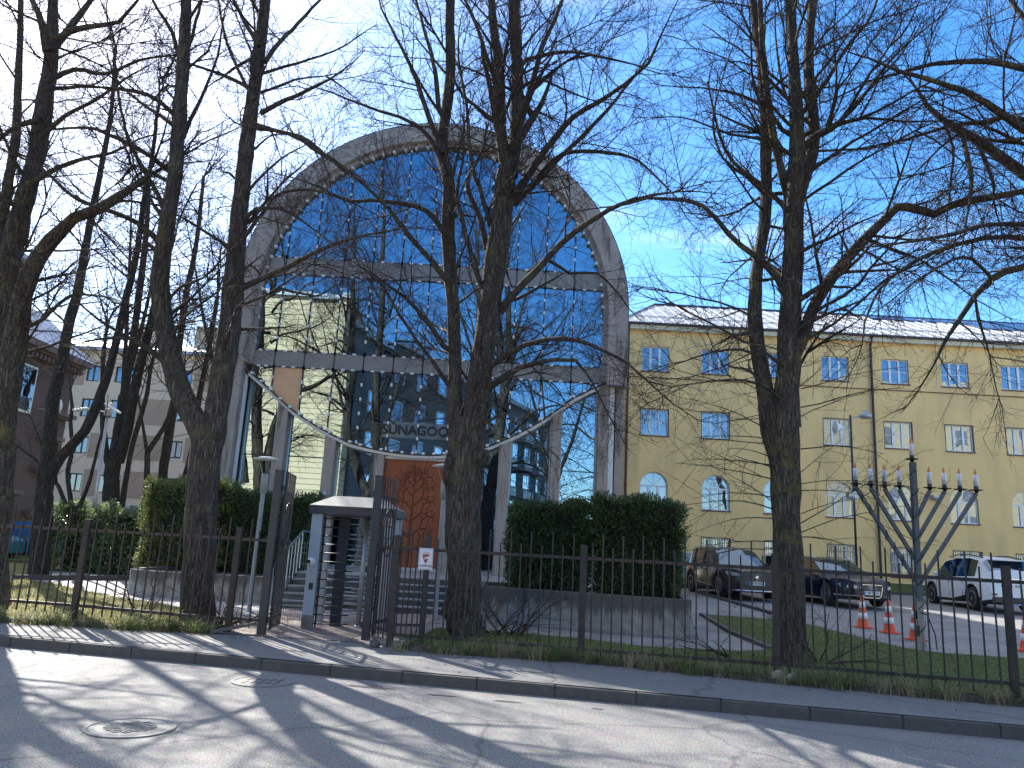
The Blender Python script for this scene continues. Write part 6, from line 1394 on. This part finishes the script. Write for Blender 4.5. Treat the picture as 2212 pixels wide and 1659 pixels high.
# the left big trunk, forking low
t=Tree(1); Y=14.9; KW=.84
t.stem(px([(424,1362,112),(428,1335,88),(430,1240,76),(434,1120,74),(440,1000,78),(452,925,86),(456,900,80)],Y),branches=False,wob=.22,sprout=10)
t.stem(px([(444,960,60),(420,905,56),(392,850,52),(368,770,50),(352,690,46),(345,603,44),(360,491,40),(378,380,37),(386,280,34),(393,182,32),(399,80,30),(402,0,28),(406,-120,22),(412,-260,14)],Y,-.6),start=1.4,sprout=14)
t.stem(px([(456,940,62),(474,850,58),(492,740,54),(501,640,50),(512,520,46),(522,420,42),(534,310,36),(548,205,33),(562,100,30),(574,0,27),(588,-120,20),(600,-240,13)],Y,.5),start=1.4,sprout=18)
for L_,dy in (([(564,244,13),(618,216,11),(665,195,9),(713,171,6)],-1),([(572,134,13),(606,90,11),(645,50,9),(700,-10,6)],.8),([(541,276,12),(618,287,9),(680,322,7),(720,350,5)],-.8),
    ([(520,623,17),(570,600,14),(640,567,12),(707,533,10),(796,506,6)],-1.4),([(531,470,13),(556,452,11),(610,452,8),(662,484,5)],-1),([(551,268,12),(600,284,10),(650,296,9),(700,330,8),(751,367,6)],-2),([(538,190,11),(491,166,9),(411,138,6)],.6),([(505,540,13),(560,470,10),(600,420,8),(670,410,6),(740,430,4)],.9),
    ([(386,260,14),(346,220,12),(291,197,10),(218,189,6)],-.8),([(368,372,15),(309,327,12),(236,291,10),(190,276,8),(110,280,5)],.8),([(350,527,17),(298,482,14),(236,455,12),(160,426,10),(91,364,7),(10,325,5)],-.8),([(382,330,14),(410,260,10),(440,200,8),(470,120,6),(482,40,4)],.5),([(362,470,14),(330,400,11),(290,330,9),(262,240,7),(250,150,5)],.8),([(352,660,10),(390,620,8),(440,600,6),(480,560,4)],-.8),([(560,100,12),(530,50,10),(505,0,8),(480,-60,5)],.4),([(393,160,13),(372,70,10),(340,20,8),(318,-30,6)],-.5),([(396,130,12),(420,60,9),(436,0,7)],.5),([(548,215,10),(500,120,8),(478,40,6),(470,-20,4)],-.6)):
    t.stem(px(L_,Y-.05,dy),gap=.32,lng=(1.0,2.8),wob=.1,ring=8,into=t.B,dens=1.1)
t.done('lime_tree','big leafless lime left of the gate, trunk forking into two tall stems above the hedge',bark1,twigm,GRP,base=(-5.5,14.9,.2))
# the middle trunk before the door
t=Tree(2); Y=14.6; KW=.84
t.stem(px([(1003,1392,120),(1003,1370,98),(1002,1320,90),(1003,1240,84),(998,1170,84),(1000,1100,86),(1003,1040,92),(1006,990,92),(1010,940,92),(1012,905,88)],Y),branches=False,wob=.24,sprout=6)
t.stem(px([(992,950,46),(985,900,40),(983,820,37),(982,740,36),(978,640,34),(972,560,35),(968,490,34),(970,400,32),(955,322,30),(964,240,27),(972,168,26),(972,60,24),(972,-20,22),(968,-160,15)],Y,.4),start=.9,sprout=10)
t.stem(px([(1016,960,70),(1030,880,64),(1040,800,60),(1050,720,58),(1062,640,56),(1072,560,54),(1080,494,52),(1090,420,50),(1100,337,46)],Y,-.3),start=.9,branches=True,gap=.8,sprout=14)
t.stem(px([(1096,380,30),(1084,300,30),(1080,220,28),(1078,140,26),(1066,60,22),(1060,-30,18),(1054,-160,12)],Y-.3,-.4),sprout=6)
t.stem(px([(1104,380,36),(1114,300,34),(1117,220,32),(1116,120,30),(1110,0,28),(1108,-150,20)],Y-.3,.3),sprout=8)
for L_,dy in (([(1085,470,22),(1115,420,22),(1150,365,20),(1182,320,18),(1238,253,15),(1290,222,12),(1328,197,11),(1370,165,9),(1401,135,8),(1428,75,5)],-1.2),([(1112,440,16),(1160,393,14),(1210,340,13),(1261,292,12),(1310,240,10),(1345,197,8),(1385,145,6)],.9),([(1105,300,20),(1126,255,18),(1150,180,16),(1171,101,13),(1200,40,10),(1222,-20,8)],.7),([(1118,150,12),(1137,129,11),(1216,112,9),(1289,121,7),(1373,140,4)],-1),
    ([(1160,385,12),(1216,331,11),(1317,331,9),(1379,348,7),(1429,393,5)],-1.3),([(1078,676,22),(1110,634,21),(1153,591,19),(1220,519,16),(1287,470,13),(1340,442,11),(1376,428,10)],-.9),
    ([(1040,812,20),(1064,787,19),(1100,762,17),(1135,745,15),(1180,733,13),(1220,731,12),(1270,742,10),(1309,760,9),(1355,785,7),(1399,823,5)],-1.6),([(1042,850,19),(1064,832,18),(1100,806,15),(1144,787,13),(1200,777,10),(1243,778,9),(1278,823,6)],-1.2),
    ([(972,520,16),(957,498,15),(921,455,13),(863,439,12),(800,433,9),(751,434,8),(689,403,5)],-1.2),([(975,612,17),(960,600,16),(935,566,15),(903,533,13),(870,492,12),(841,452,10),(787,399,8),(720,350,5)],-1.4),([(980,760,15),(958,748,15),(935,712,13),(912,680,11),(880,645,10),(850,624,7),(843,620,5)],-1),
    ([(962,330,17),(940,290,15),(907,197,12),(885,140,10),(857,84,8),(823,17,5)],.8),([(962,262,15),(948,235,13),(944,180,12),(935,129,10),(915,60,8),(896,-10,6)],-.6),([(962,380,12),(930,300,10),(880,260,9),(820,240,7),(740,210,5)],.7),([(1048,640,14),(1020,560,13),(1000,480,11),(985,420,9),(1000,350,7)],-.7),([(1056,560,16),(1036,470,14),(1010,400,12),(1040,330,9)],.6),([(1064,500,14),(1042,430,12),(1015,330,10),(1010,240,8),(990,130,6)],-.5),
    ([(1080,200,14),(1050,120,12),(1026,50,9),(1000,-10,7)],.4),([(1035,930,9),(1070,900,7),(1100,905,5),(1140,930,3)],-.9),([(1118,200,10),(1160,170,8),(1210,190,6),(1260,210,4)],-.8),([(1145,588,13),(1180,560,10),(1230,590,8),(1290,590,6),(1340,640,4)],.8)):
    t.stem(px(L_,Y-.1,dy),gap=.32,lng=(1.0,3.0),wob=.1,ring=8,into=t.B,dens=1.1)
# burls
for (x,y,r) in ((978,1012,15),(982,1318,18),(1036,985,14)):
    c=D(x,y,Y-.12); bm=bmesh.new(); bmesh.ops.create_icosphere(bm,subdivisions=3,radius=r*Y/FPX*1.25)
    for v in bm.verts: v.co*=1+.6*pnoise(v.co*11+c); v.co.z*=1.9
    bm.verts.index_update(); t.B.add([tuple(v.co+c) for v in bm.verts],[tuple(v.index for v in f.verts) for f in bm.faces]); bm.free()
t.done('lime_tree','big leafless lime in the middle, standing before the orange door and the name letters',bark1,twigm,GRP,base=(-.7,14.6,.2))
# the right trunk before the yellow building
t=Tree(3); Y=13.05; KW=.90
t.stem(px([(1712,1462,108),(1709,1440,88),(1705,1380,78),(1703,1300,72),(1701,1200,68),(1700,1100,66),(1697,1000,70),(1690,930,76),(1688,880,78)],Y),branches=False,wob=.2,sprout=0)
t.stem(px([(1692,1030,44),(1680,980,48),(1668,930,48),(1656,860,42),(1645,800,38),(1636,740,35),(1630,660,32),(1634,580,30),(1650,490,28),(1655,400,27),(1654,300,26),(1650,200,24),(1638,90,21),(1625,-10,18),(1615,-150,12)],Y,.4),start=1,sprout=26)
t.stem(px([(1700,920,66),(1702,840,58),(1704,760,54),(1708,660,50),(1712,556,48),(1714,480,46),(1716,417,42),(1722,320,36),(1720,250,32),(1714,139,27),(1708,20,24),(1706,-130,16)],Y,-.3),start=.8,sprout=30)
t.stem(px([(1714,470,34),(1730,410,32),(1748,350,30),(1758,300,28),(1752,220,27),(1746,139,25),(1750,60,22),(1758,-20,20),(1764,-150,13)],Y-.15,.4),sprout=14)
t.stem(px([(1706,440,20),(1690,380,20),(1676,320,19),(1664,250,17),(1654,180,16),(1646,90,15),(1642,0,13),(1636,-100,8)],Y,-.6),sprout=8)
t.stem(px([(1712,780,30),(1731,740,30),(1752,680,28),(1777,625,28),(1820,570,27),(1850,535,26),(1875,509,25),(1910,475,23),(1939,447,22),(1960,447,22),(1990,455,21),(2018,463,20),(2050,446,19),(2083,435,18),(2150,425,16),(2225,410,13),(2300,395,8)],Y,-.9),gap=.36,sprout=12,into=t.B,wob=.2)
for L_,dy in (([(1697,640,18),(1680,602,18),(1655,574,17),(1629,551,16),(1600,530,14),(1574,505,13),(1545,470,12),(1518,444,11),(1480,432,10),(1440,430,9),(1400,428,7),(1360,440,5)],-.9),([(1720,340,15),(1759,296,17),(1790,280,17),(1818,262,13)],-.4),([(1812,270,9),(1870,255,7),(1950,262,5),(2020,262,4)],-.6),([(1800,278,9),(1850,220,8),(1900,170,6),(1945,120,4)],-.5),([(1786,280,9),(1806,215,10),(1808,190,8)],-.3),([(1724,300,13),(1690,280,11),(1660,240,9),(1600,205,7),(1520,190,4)],.6),([(1718,230,11),(1690,200,9),(1650,160,7),(1640,110,5)],-.5),
    ([(1722,260,13),(1775,190,11),(1830,100,9),(1880,40,7),(1900,-20,5)],.6),([(1718,310,12),(1740,290,10),(1760,280,9),(1700,215,7),(1680,120,5)],-.8),([(1652,420,10),(1610,380,8),(1560,340,6),(1540,260,5),(1555,190,3)],-.6),([(1732,740,9),(1800,700,7),(1860,650,6),(1920,600,5),(2000,565,3)],-.9),([(1870,515,10),(1930,540,8),(1985,560,6),(2060,610,4)],-.7),([(1690,330,9),(1640,300,8),(1580,290,6),(1500,260,4)],-.7),([(1640,770,8),(1600,755,7),(1540,760,5),(1480,780,3)],-.8),([(1700,870,7),(1640,830,6),(1580,820,5),(1490,830,3)],-1)):
    t.stem(px(L_,Y-.1,dy),gap=.30,lng=(1.0,2.8),wob=.12,ring=8,into=t.B,dens=1.1)
# long thin arching shoots low on the trunk
rn=random.Random(31)
for y in (1185,1170,1150,1120,1100,1085,1060,1045,1020,1005,990,970,950,930,905,880,860,840,1130,1075,1035,960,900,1160,1110,1010):
    s=rn.choice((-1,1)); p=D(1700+s*30,y,Y-.1*rn.random()); d=Vector((s*rn.uniform(.6,1),rn.uniform(-.8,.4),rn.uniform(.05,.6)))
    t.l1(p,d,rn.uniform(.9,2.1),rn.uniform(.006,.011),.6,-.05,.06)
t.done('lime_tree','big leafless lime before the yellow building with many thin shoots low on its trunk',bark3,twigm,GRP,base=(4.77,13.05,.2))
# the leftmost big tree, trunk outside the left edge leaning in
t=Tree(4); Y=15.6; KW=.82
t.stem(px([(-22,1360,120),(-20,1300,96),(-18,1200,84),(-12,1100,80),(-6,1020,78),(0,960,78)],Y),branches=False,wob=.2)
t.stem(px([(-2,990,66),(10,880,62),(22,800,58),(36,716,54),(50,640,50),(66,590,48),(84,555,44),(111,518,38),(140,490,33),(160,470,30),(218,449,26),(273,413,20),(320,380,12)],Y,-.8),start=2,sprout=10)
t.stem(px([(-4,1010,70),(-2,900,64),(4,760,58),(12,650,54),(24,546,52),(46,455,48),(62,400,46),(76,346,44),(95,218,40),(107,150,36),(112,80,30),(115,0,24),(118,-120,16)],Y,.6),start=2,sprout=10)
t.stem(px([(-30,900,44),(-20,760,38),(-6,620,32),(4,490,28),(20,380,25),(34,291,21),(40,160,18),(44,60,15),(46,-60,10)],Y+.4,1.2),start=2.5,sprout=6)
for L_,dy in (([(104,110,24),(96,70,20),(84,30,17),(60,-20,12)],-.4),([(112,110,20),(135,80,19),(175,29,15),(204,-10,10)],.6),([(118,90,18),(150,68,17),(189,58,14),(255,47,10),(302,-5,6)],-.9),([(90,260,17),(40,270,13),(0,300,9),(-40,330,6)],.5),([(60,400,18),(110,370,14),(170,345,11),(240,330,8),(300,300,5)],-1.3),([(50,450,16),(0,430,13),(-50,400,8)],-.5),([(66,585,18),(20,560,13),(-30,540,9)],-.4),([(100,180,16),(160,150,12),(230,160,10),(300,130,7),(370,120,4)],.8),([(86,300,15),(140,250,11),(200,220,9),(270,170,6)],-.6),([(36,716,13),(90,690,10),(150,640,8),(220,640,5)],-1)):
    t.stem(px(L_,Y-.1,dy),gap=.32,lng=(1.0,3.0),wob=.1,ring=8,into=t.B,dens=1.1)
t.done('lime_tree','big leafless lime at the left edge, leaning in before the dark house',bark3,twigm,GRP,base=(-10.6,15.6,.2))
# tree just outside the right edge whose boughs reach in
t=Tree(5); Y=11.9; KW=.9
t.stem(px([(2500,1520,110),(2490,1400,90),(2480,1150,84),(2460,900,80),(2430,650,72),(2400,450,62),(2380,250,50),(2370,50,40),(2360,-200,26)],Y),start=3.2,gap=.7)
for L_,dy in (([(2400,480,34),(2330,440,30),(2212,375,26),(2170,345,24),(2129,315,22),(2080,284,18),(2037,259,15),(2005,228,11),(1981,194,8)],.9),([(2390,400,28),(2300,330,24),(2212,278,20),(2170,250,18),(2129,222,16),(2085,198,14),(2037,181,12),(1990,167,10),(1944,153,9),(1875,125,5)],-.4),([(2380,250,22),(2300,180,19),(2212,148,16),(2129,132,14),(2070,134,12),(2013,139,10),(1940,158,8),(1875,176,5)],.7),
    ([(2440,700,26),(2330,600,22),(2212,577,18),(2143,602,16),(2106,639,14),(2069,694,12),(2045,730,9),(2027,768,6)],.3),([(2143,602,9),(2100,560,8),(2060,560,7),(1990,600,5)],-.5),([(2106,639,8),(2112,690,7),(2130,740,5),(2138,770,3)],.3),([(2430,640,22),(2320,530,18),(2212,514,14),(2170,512,13),(2129,514,12),(2070,528,11),(2013,546,10),(1965,572,9),(1921,602,8),(1888,645,7),(1868,694,5),(1862,745,3)],-.5),
    ([(2420,600,20),(2320,500,17),(2212,486,13),(2129,486,11),(2060,506,9),(1990,518,8),(1900,532,5)],-1.0),([(2410,560,18),(2310,420,15),(2212,260,12),(2129,265,11),(2060,270,9),(1960,300,6),(1860,320,4)],.5),([(2400,350,22),(2300,130,18),(2230,60,14),(2190,10,11),(2170,-40,8)],.6),([(2082,284,12),(2090,340,11),(2100,380,10),(2096,425,7)],-.3),([(2110,300,10),(2130,350,9),(2148,400,7),(2146,430,5)],.2),([(2037,259,8),(2060,320,7),(2055,380,5),(2050,440,3)],.3)):
    t.stem(px(L_,Y-.1,dy),gap=.28,lng=(.8,2.5),wob=.14,ring=8,into=t.B,dens=1.2)
t.done('lime_tree','leafless lime at the right edge, its long mossy boughs reaching in over the roof',bark3,twigm2,GRP,base=(10.3,11.9,.2))
# ---- trees of the park behind, on the left
PG='leafless trees in the park on the left'
def park(seed,Y,stems,label,gap=.5,dens=.75,base=None):
    global KW
    KW=.70; t=Tree(seed,1.5)
    for i,(L_,dy) in enumerate(stems): t.stem(px(L_,Y+(.0 if i==0 else .02),dy),start=0 if i else 2.5,gap=gap,lng=(1.2,3.4),dens=dens,branches=(i>0 or len(stems)==1),wob=.15,ring=12,zmin=7.0)
    b=px([stems[0][0][0]],Y)[0][0]; b.z=zg(b.x,b.y)
    t.done('park_tree',label,bark2,twigm,PG,base=tuple(b))
park(11,21.5,[([(82,1250,62),(90,1150,52),(96,1060,48),(103,1000,52)],0),([(100,1020,42),(108,930,38),(113,871,36),(131,792,34),(150,690,31),(168,630,28),(180,560,24),(193,491,21),(218,364,17),(240,240,13),(250,100,8)],.8),([(104,1030,40),(131,986,32),(160,955,29),(182,931,28),(205,885,28),(218,851,28),(232,810,26),(242,772,25),(258,710,24),(270,653,22),(286,590,20),(298,530,18),(312,430,15),(330,330,12),(345,200,8)],-.8)],'dark leafless park tree with a strong limb leaning right, nearest the dark house')
park(12,27,[([(232,1240,48),(236,1140,46),(240,1060,46),(244,985,50)],0),([(232,1000,20),(224,930,17),(222,880,15),(222,800,12),(232,700,9)],.5),([(246,990,34),(256,930,27),(268,860,25),(276,800,24),(288,732,22),(300,640,20),(310,560,18),(318,480,14),(322,380,9)],.9),([(256,1000,34),(275,930,30),(284,880,30),(300,800,28),(318,732,26),(334,660,22),(346,600,19),(358,540,15),(366,440,10)],-.9),([(262,1100,17),(272,1040,16),(282,980,15),(295,930,15),(306,895,14),(318,850,12),(325,800,11),(340,740,8)],-.5)],'dark leafless park tree with three upright stems behind the camera pole')
park(13,25,[([(306,1240,17),(310,1120,16),(316,1040,16),(319,975,16)],0),([(318,980,12),(312,940,9),(306,905,8),(300,860,6)],.3),([(320,975,15),(340,945,14),(356,920,14),(366,895,12),(384,850,9),(400,780,6)],.4)],'slender dark tree with a forked stem left of the bronze thuja',.6,.6)
park(14,28,[([(372,1180,50),(370,1120,50),(368,1070,52)],0),([(354,1080,36),(352,1030,30),(360,970,29),(370,900,29),(380,850,26),(386,760,22),(400,650,18),(425,520,14),(440,380,9)],.8),([(384,1080,36),(402,1030,24),(415,980,22),(424,920,19),(430,860,17),(450,760,15),(470,640,11)],-.5)],'dark leafless park tree with a U shaped fork beside the big left trunk')
park(15,24,[([(160,1160,34),(158,1120,34),(157,1095,34)],0),([(146,1100,14),(136,1075,13),(126,1050,13),(121,1043,12)],0.1),([(156,1105,17),(150,1060,14),(146,1020,13),(156,970,12),(152,910,11),(156,880,10),(152,840,7)],.4),([(166,1105,15),(180,1075,13),(196,1030,11),(206,990,9),(218,940,6)],-.5)],'small many stemmed tree with a sawn stump limb, in front of the beige house',.7,.6)
# procedural trees farther back, each its own shape
def far_tree(seed,x,y,H,label):
    t=Tree(seed,2.2); rn=t.rn; z0=zg(x,y); r=.10+.006*H; fork=rn.uniform(6,8); H+=2; lx=rn.uniform(-.6,.6); P0=Vector((x,y,z0-.1))
    f=Vector((x+lx*.5,y+rn.uniform(-.3,.3),z0+fork)); t.stem([(P0,r*1.35),(P0+(f-P0)*.3,r),(f,r*.95)],branches=False,ring=10)
    for k in range(3 if rn.random()<.6 else 2):
        a=rn.uniform(0,2*PI); P=[(f,r*.62)]; q=f.copy(); d=Vector((math.cos(a)*.32,math.sin(a)*.3,1))
        n=5
        for i in range(n): q=q+d.normalized()*((H-fork)/n)*1.03; d=d+Vector((rn.gauss(0,.09),rn.gauss(0,.09),.12)); P.append((q.copy(),r*.62*(1-(i+1)/(n+.6))))
        t.stem(P,gap=.42,lng=(1.8,4.5),dens=.7,ring=8,wob=.1,zmin=9)
    t.done('park_tree',label,bark2,twigm,PG,base=(x,y,z0))
for a in ((41,-16.6,33,15,'leafless park tree far back, just right of the dark house corner'),(42,-14.2,38,17,'leafless park tree far back, rising behind the camera pole'),
    (44,-12.9,44,16,'leafless park tree far back, showing between the two left trunks'),(46,-11.0,36,14,'leafless park tree close to the hall wall, behind the big left trunk'),(48,-17.6,47,17,'leafless park tree before the beige apartment house')): far_tree(*a)
# trees across the street, mirrored in the glass (behind the viewer)
def mirror_tree(seed,x,y,H,label):
    t=Tree(seed); rn=t.rn; P0=Vector((x,y,0)); f=Vector((x,y,5)); t.stem([(P0,.4),(P0+Vector((0,0,2)),.3),(f,.28)],branches=False,ring=10)
    for k in range(3):
        a=2*PI*k/3+rn.random(); P=[(f,.2)]; q=f.copy(); d=Vector((math.cos(a)*.3,math.sin(a)*.3,1))
        for i in range(5): q=q+d.normalized()*((H-5)/5); d=d+Vector((rn.gauss(0,.1),rn.gauss(0,.1),.1)); P.append((q.copy(),.2*(1-(i+1)/5.6)))
        t.stem(P,gap=.7,lng=(1.8,4.0),dens=.4,ring=8)
    t.done('street_tree',label,bark2,twigm,'trees across the street',base=(x,y,0))
mirror_tree(61,-10.2,-7.2,19,'leafless street tree behind the viewer, mirrored beside the yellow boards'); mirror_tree(62,3.5,-8.5,18,'leafless street tree behind the viewer, mirrored right of the middle')
mirror_tree(63,24,-9,17,'leafless street tree behind the viewer, mirrored in the windows of the yellow building')
# ------------------------------------------------------------------ bare shrubs
def shrub(seed,x,y,n,label,ln=(.6,1.3),up=(.25,1),sx=.35,base=.18):
    t=Tree(seed); rn=t.rn
    for i in range(n):
        a=rn.uniform(0,2*PI); d=Vector((math.cos(a)*rn.uniform(.3,1.3),math.sin(a)*.6,rn.uniform(*up))); t.l1(Vector((x+rn.uniform(-sx,sx),y+rn.uniform(-.15,.15),base)),d,rn.uniform(*ln),rn.uniform(.008,.017),.7,-.01,.13)
    t.done('bare_shrub',label,twigm,twigm,None,cat='shrub',base=(x,y,base))
shrub(71,.05,14.9,20,'tangle of bare dark twigs at the right foot of the middle trunk',(.5,1.4))
shrub(72,-4.95,14.5,16,'tangle of bare twigs at the right foot of the left big trunk',(.4,.9),(.1,.8))
shrub(73,-6.9,15.6,5,'few thin bare twigs in the sunny lawn behind the left fence',(.5,1.0),(.5,1),.2)
shrub(74,5.35,13.3,5,'thin bare sprigs on the lawn right of the right trunk',(.7,1.4),(.3,.9),.15)
shrub(75,3.9,13.4,4,'thin bare sprigs left of the right trunk behind the fence post',(.6,1.2),(.3,.8),.15)
shrub(76,-12.2,19.5,8,'low pile of pale bare twigs at the left lawn edge',(.5,1.2),(.0,.4),.5)
tot=sum(len(o.data.polygons) for o in bpy.data.objects if o.type=='MESH'); print('faces',tot)
